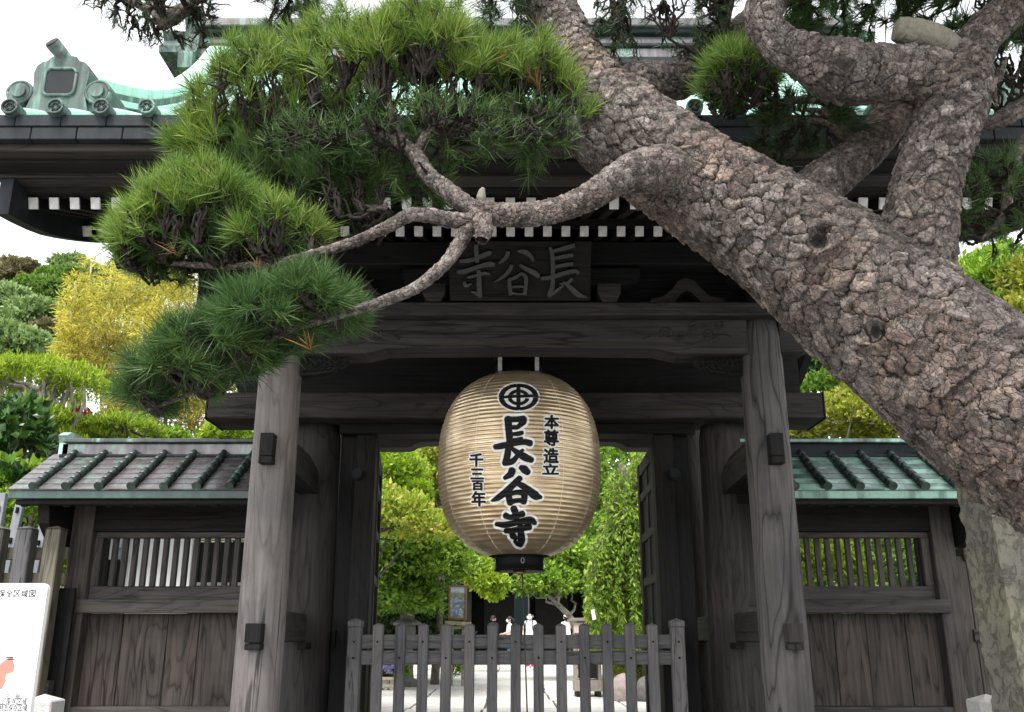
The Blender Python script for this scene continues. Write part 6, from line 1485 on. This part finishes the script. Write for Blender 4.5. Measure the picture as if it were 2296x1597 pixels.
# covered notice stand on skids
KY = 15.4; k0, k1 = at(1286, 1545, KY).x, at(1349, 1545, KY).x; kc = (k0 + k1) / 2; kw = k1 - k0
ks = thing('notice_stand', 'weathered timber offering stand with flat roof and heavy skid base on the paving', 'stand', (kc, KY, GZ))
def kb(n, c, d, mt=W['grey_x']):
    m = MB(); m.box(c, d, bev=.005); part(n, m, mt, ks)
KT = stone('bleached_stand_timber', (.22, .19, .165), (.34, .30, .27), 12)
kb('base', (kc, KY, GZ + .17), (kw, .45, .17), KT)
for s in (-1, 1): kb('skid', (kc + s * kw * .36, KY, GZ + .04), (.07, .5, .08), W['dark_y'])
for s in (-1, 1):
    for t_ in (-1, 1): kb('post', (kc + s * kw * .42, KY + t_ * .16, GZ + .63), (.05, .05, .75), KT)
kb('box', (kc, KY, GZ + .42), (kw * .62, .26, .28), W['dark_x']); kb('roof', (kc, KY, GZ + 1.20), (kw * 1.15, .55, .05), KT); kb('shelf', (kc, KY, GZ + .98), (kw * .9, .4, .04), KT)
kb('notice', (kc - kw * .30, KY - .22, GZ + 1.07), (.17, .02, .17), plain('pale_pink_paper', (.62, .53, .48), .7, .1, .05)); kb('notice', (kc - kw * .22, KY - .2, GZ + .80), (.11, .02, .22), plain('orange_paper', (.62, .30, .14), .7, .1, .3, 20))
# boulders
def boulder(px, py0, py1, rx, Y, label, mat, seed):
    c = at(px, (py0 + py1) / 2, Y); s = pxm(py1, Y); bm = bmesh.new(); bmesh.ops.create_icosphere(bm, subdivisions=4, radius=1)
    P = np.array([v.co[:] for v in bm.verts]); n = fbm(P * 1.3 + seed, 4, seed) - .45; n2 = fbm(P * 5 + seed, 3, seed) - .45
    P = P * (1 + .5 * n + .12 * n2)[:, None] * [rx * s, rx * s * .8, (py1 - py0) / 2 * s * 1.1]
    for v, p in zip(bm.verts, P): v.co = Vector(p) + c
    me = bpy.data.meshes.new('boulder'); bm.to_mesh(me); bm.free(); me.materials.append(mat); me.polygons.foreach_set('use_smooth', [True] * len(me.polygons))
    tag(link('boulder', me), label, 'boulder', 'boulders at the foot of the azaleas')
boulder(1398, 1518, 1580, 31, 14.3, 'smooth rosy brown boulder left of the grey one, seen between the fence pickets', STONE_ROSE, 3)
boulder(1455, 1520, 1580, 28, 14.2, 'craggy grey brown boulder beside the right door leaf', STONE_GREY, 8)
boulder(1350, 1515, 1530, 16, 17, 'low dark stone in the shade behind the notice stand', STONE_GREY, 12)
# hydrangeas on a low slatted bench
BY = 17.3; b0, b1 = at(770, 1530, BY).x, at(888, 1530, BY).x; bz = at(840, 1520, BY).z
bench = thing('plant_bench', 'low pale slatted timber bench with flower pots, left edge of the court', 'bench', ((b0 + b1) / 2, BY, GZ))
BW = stone('sunbleached_bench_timber', (.40, .35, .27), (.52, .47, .38), 10)
for dy in (-.22, 0, .22):
    m = MB(); m.box(((b0 + b1) / 2, BY + dy, bz), (b1 - b0, .19, .05), bev=.005); part('seat_slat', m, BW, bench)
m = MB(); m.box(((b0 + b1) / 2, BY - .24, GZ + .08), (b1 - b0, .04, .05), bev=.004); part('stretcher', m, BW, bench)
for x in (b0 + .05, (b0 + b1) / 2, (b0 + b1) / 2 + .33, b1 - .05):
    m = MB(); m.box((x, BY - .2, (GZ + bz) / 2 - .01), (.06, .08, bz - GZ - .03), bev=.004); part('leg', m, BW, bench)
for i, (px, lab, mt) in enumerate(((826, 'potted hydrangea with green leaves only, leftmost on the plant bench', None), (872, 'potted hydrangea with big lilac blue heads on the plant bench', 'petal'), (893, 'potted plant with a pink flower at the right end of the bench', 'pink'))):
    x = at(px, 1510, BY).x; hy_ = thing('potted_hydrangea', lab, 'potted plant', (x, BY, bz + .026), 'potted plants on the low bench')
    m = MB(); m.lathe([(.07, 0), (.10, .15), (.11, .15), (.11, .17)], (x, BY, bz + .026), 14); part('pot', m, plain('dark_pot_%d' % i, (.06, .045, .04), .7), hy_)
    V, F, _ = crown([(px, 1504, BY, 22, 15, .2, 1.0)], 420, .11, .6); link('leaves', np_mesh('leaves', V, F, LEAF['hydl']), hy_, kind='stuff')
    if mt:
        for (dx, dy) in ((-14, -8), (-2, -12), (10, -4), (0, 2)) if mt == 'petal' else ((0, -4),):
            V, F, _ = crown([(px + dx, 1502 + dy, BY - .30, 8, 6.5, .065, 1.0)], 170, .035, .9, clump=.3); link('flower_head', np_mesh('flower_head', V, F, LEAF[mt]), hy_)
# bamboo rail left of the stone lantern
m = MB(); m.tube([gp_(838, 1373, 20.5), gp_(925, 1398, 20.5)], .03, 8); m.tube([gp_(915, 1388, 20.55), gp_(925, 1412, 20.5)], .025, 8)
m.tube([gp_(838, 1373, 20.5), gp_(838, 1373, 20.5, GZ)], .03, 8); m.tube([gp_(923, 1398, 20.5), gp_(923, 1398, 20.5, GZ)], .03, 8); tag(part('bamboo_rail', m, CANE, None), 'slanting bamboo rail in the shrubs left of the stone lantern', 'rail')

# ---------------------------------------------------------------- people in the court
SKIN = plain('skin', (.50, .31, .23), .55, .3, .06, 20, bump=0)
def cloth(n, c): return plain(n, c, .85, .1, .12, 14, bump=.1)
HAIR = plain('black_hair', (.012, .010, .010), .5, .3, .2, 40)
def person(label, px, py_feet, h, face, top, legs, shoe, bare_leg=False, hat=None, mask=None, hair='short', arms='down', bag=None, stride=.0, sleeve=.5):
    feet = at_z(px, py_feet, GZ); s = h / 1.66
    root = thing('person', label, 'person', tuple(feet), 'visitors in the court'); root.rotation_euler = (0, 0, 0)
    J = {}; E = []; TAGS = []
    def j(n, p, r, par=None, tg=None):
        J[n] = (Vector(p), r)
        if par: E.append((par, n)); TAGS.append(tg)
    j('pel', (0, 0, .92), .125); j('waist', (0, 0, 1.05), .112, 'pel', 'top'); j('chest', (0, .0, 1.25), .130, 'waist', 'top'); j('neck', (0, .01, 1.405), .052, 'chest', 'top')
    j('jaw', (0, -.015, 1.475), .062, 'neck', 'skin'); j('head', (0, -.008, 1.55), .090, 'jaw', 'skin'); j('crown', (0, .0, 1.625), .060, 'head', 'skin'); j('nose', (0, -.105, 1.525), .016, 'head', 'skin')
    for sd, q in ((-1, 'l'), (1, 'r')):
        j('hip' + q, (sd * .085, 0, .86), .092, 'pel', 'legs'); j('knee' + q, (sd * .095, -.02 - sd * stride * .5, .48), .060, 'hip' + q, 'legs' if not bare_leg else 'legs')
        j('ank' + q, (sd * .10, .02 - sd * stride, .09), .042, 'knee' + q, 'skin' if bare_leg else 'legs'); j('heel' + q, (sd * .10, .045 - sd * stride, .04), .036, 'ank' + q, 'shoe'); j('toe' + q, (sd * .115, -.15 - sd * stride, .032), .032, 'heel' + q, 'shoe')
        j('sho' + q, (sd * .165, .01, 1.345), .062, 'chest', 'top')
        if arms == 'chin' and sd == 1: el, wr = (sd * .21, -.12, 1.13), (sd * .06, -.17, 1.36)
        elif arms == 'front': el, wr = (sd * .23, .0, 1.10), (sd * .12, -.2, 1.04)
        else: el, wr = (sd * .225, .03, 1.09), (sd * .23, -.05, .87)
        el, wr = Vector(el), Vector(wr); up = J['sho' + q][0]; mid = up + (el - up) * .6
        j('slv' + q, mid, .050, 'sho' + q, 'top'); j('elb' + q, el, .041, 'slv' + q, 'skin' if sleeve < .9 else 'top'); j('wri' + q, wr, .029, 'elb' + q, 'skin' if sleeve < .9 else 'top')
        d = (wr - el).normalized(); palm = wr + d * .065; j('palm' + q, palm, .030, 'wri' + q, 'skin')
        sidev = Vector((sd, 0, 0)).cross(d).normalized()
        for f in range(4):
            k0 = palm + d * .03 + sidev * (f - 1.5) * .017; j('kn%d' % f + q, k0, .011, 'palm' + q, 'skin'); L = (.055, .068, .062, .048)[f]
            j('fi%d' % f + q, k0 + d * L * .6 + Vector((-sd * .006, -.012, 0)), .009, 'kn%d' % f + q, 'skin'); j('ft%d' % f + q, k0 + d * L * .85 + Vector((-sd * .02, -.03, 0)), .008, 'fi%d' % f + q, 'skin')
        th = palm - sidev * .03 + d * .0; j('th' + q, th - sidev * .012 + d * .02 + Vector((0, -.01, 0)), .011, 'palm' + q, 'skin'); j('tt' + q, th - sidev * .015 + d * .05 + Vector((0, -.025, 0)), .009, 'th' + q, 'skin')
    names = list(J); idx = {n: i for i, n in enumerate(names)}
    rot = Matrix.Rotation(face, 3, 'Z')
    me = bpy.data.meshes.new('body'); me.from_pydata([tuple(rot @ (J[n][0] * s)) for n in names], [(idx[a], idx[b]) for a, b in E], [])
    ob = bpy.data.objects.new('body', me); COL.objects.link(ob)
    md = ob.modifiers.new('s', 'SKIN'); md.use_smooth_shade = True
    for n, v in zip(names, me.skin_vertices[0].data): v.radius = (J[n][1] * s * (1.25 if n in ('chest', 'waist', 'pel') else 1), J[n][1] * s); v.use_root = n == 'pel'
    ob.modifiers.new('u', 'SUBSURF').levels = 2; ob.modifiers['u'].render_levels = 2
    bpy.context.view_layer.update(); m2 = bpy.data.meshes.new_from_object(ob.evaluated_get(bpy.context.evaluated_depsgraph_get())); bpy.data.objects.remove(ob)
    m2.name = 'body'; m2.materials.clear(); order = ['skin', 'top', 'legs', 'shoe']
    for mt in (SKIN, top, legs, shoe): m2.materials.append(mt)
    A = np.array([tuple(rot @ (J[a][0] * s)) for a, b in E]); B = np.array([tuple(rot @ (J[b][0] * s)) for a, b in E]); RD = np.array([(J[a][1] + J[b][1]) / 2 * s for a, b in E]); tg = [order.index(t) for t in TAGS]
    cs = np.array([p.center[:] for p in m2.polygons]); dmin = np.full(len(cs), 9.); mi = np.zeros(len(cs), dtype=np.int32)
    for a, b, rd, t in zip(A, B, RD, tg):
        ab = b - a; u = np.clip(((cs - a) @ ab) / (ab @ ab), 0, 1); d = np.linalg.norm(cs - (a + u[:, None] * ab), axis=1) / rd; m = d < dmin; dmin = np.where(m, d, dmin); mi = np.where(m, t, mi)
    m2.polygons.foreach_set('material_index', mi); m2.polygons.foreach_set('use_smooth', [True] * len(m2.polygons))
    bo = bpy.data.objects.new('body', m2); COL.objects.link(bo); bo.parent = root
    def child(n, mb, mt):
        o = bpy.data.objects.new(n, mb.mesh(n, mt)); COL.objects.link(o); o.parent = root; o.rotation_euler = (0, 0, face); o.scale = (s, s, s); return o
    def shell(r, z0, zlim, yb, n_=18, cz=1.555, cy=0.0, rz=None):
        mb = MB(); pr = []
        for i in range(10):
            a_ = math.pi / 2 * (1 - i / 9) * 1.0 if 0 else (math.pi / 2 - i / 9 * zlim); pr.append((max(.001, r * math.cos(a_)), (rz or r) * math.sin(a_)))
        mb.lathe(list(reversed(pr)), (0, cy, cz), n_); return mb
    if hair == 'short': child('hair', shell(.102, 0, 1.75, 0, cz=1.565, cy=.018), HAIR)
    elif hair == 'tail':
        mb = shell(.106, 0, 1.95, 0, cz=1.563, cy=.02); mb.tube([(0, .10, 1.57), (0, .15, 1.53), (0, .15, 1.44), (0, .13, 1.38)], [.045, .055, .045, .015], 10); child('hair', mb, HAIR)
    elif hair == 'thin':
        mb = MB(); 
        for sd in (-1, 1): mb.tube([(sd * .085, .0, 1.58), (sd * .08, .05, 1.55), (sd * .05, .09, 1.53)], [.02, .03, .03], 8)
        child('hair', mb, HAIR)
    if hat:
        mb = shell(.108, 0, 1.5, 0, cz=1.585, cy=.0, rz=.095); mb.add([(-.085, -.06, 1.592), (.085, -.06, 1.592), (.07, -.185, 1.575), (-.07, -.185, 1.575), (-.085, -.06, 1.60), (.085, -.06, 1.60), (.07, -.185, 1.583), (-.07, -.185, 1.583)], [(0, 1, 2, 3), (7, 6, 5, 4), (2, 6, 7, 3), (1, 5, 6, 2), (0, 3, 7, 4)]); child('cap', mb, hat)
    if mask:
        mb = MB(); vs = []; fs = []
        for i in range(7):
            a_ = R(-150 + 20 * i); 
            for (zq, rq) in ((1.535, .096), (1.51, .104), (1.475, .092), (1.45, .072)): vs.append(((rq) * math.cos(a_), rq * math.sin(a_) * 1.12 - .008, zq))
        for i in range(6):
            for q in range(3): fs.append((i * 4 + q, i * 4 + q + 1, (i + 1) * 4 + q + 1, (i + 1) * 4 + q))
        mb.add(vs, fs, 0, True); child('face_mask', mb, mask)
    mb = MB()
    for sd in (-1, 1): mb.lathe([(.002, -.006), (.008, 0), (.002, .006)], (sd * .034, -.088, 1.553), 8)
    child('eyes', mb, HAIR)
    for sd in (-1, 1):
        mb = MB(); mb.lathe([(.006, -.03), (.02, -.01), (.018, .02), (.004, .032)], (sd * .094, .008, 1.53), 8); child('ear', mb, SKIN)
    if bag:
        mb = MB(); mb.box((0, .20, 1.19), (.30, .16, .42), bev=.05); child('backpack', mb, bag)
        for sd in (-1, 1):
            mb = MB(); mb.tube([(sd * .10, .13, 1.37), (sd * .105, .02, 1.41), (sd * .105, -.09, 1.375), (sd * .11, -.145, 1.27), (sd * .14, -.10, 1.10)], .016, 6); child('strap', mb, HAIR)
    return root
WHT = cloth('white_cotton', (.74, .74, .74)); CREAM = cloth('cream_blouse', (.70, .68, .60)); DARKC = cloth('dark_jacket', (.02, .02, .024)); JEAN = cloth('blue_denim', (.05, .10, .22)); BLK = cloth('black_trousers', (.018, .018, .022)); TAN = cloth('tan_shorts', (.06, .05, .045)); PALEB = cloth('pale_blue_trousers', (.25, .30, .40)); REDC = cloth('red_nylon', (.62, .03, .03)); RSH = cloth('red_shoe', (.60, .02, .03)); BSH = cloth('dark_shoe', (.03, .03, .035)); MASKW = cloth('white_mask', (.80, .80, .80)); MASKB = cloth('black_mask', (.015, .015, .017))
person('visitor with dark hair and dark top in pale blue trousers, deep in the shade', 1106, 1486, 1.66, 2.6, DARKC, PALEB, BSH, hair='short', sleeve=1.0, stride=.04)
person('visitor in cream blouse and jeans with dark tied hair and white mask, facing left', 1142, 1489, 1.60, -1.35, CREAM, JEAN, BSH, hair='tail', mask=MASKW, arms='front', stride=.05)
person('visitor in white top and black trousers with white mask, red backpack and red shoes', 1189, 1495, 1.66, -.35, WHT, BLK, RSH, hair='thin', mask=MASKW, bag=REDC, stride=.06)
person('visitor in white cap and white T-shirt with black mask and one hand at the chin', 1272, 1489, 1.66, .25, WHT, TAN, BSH, bare_leg=True, hat=WHT, mask=MASKB, hair='short', arms='chin')
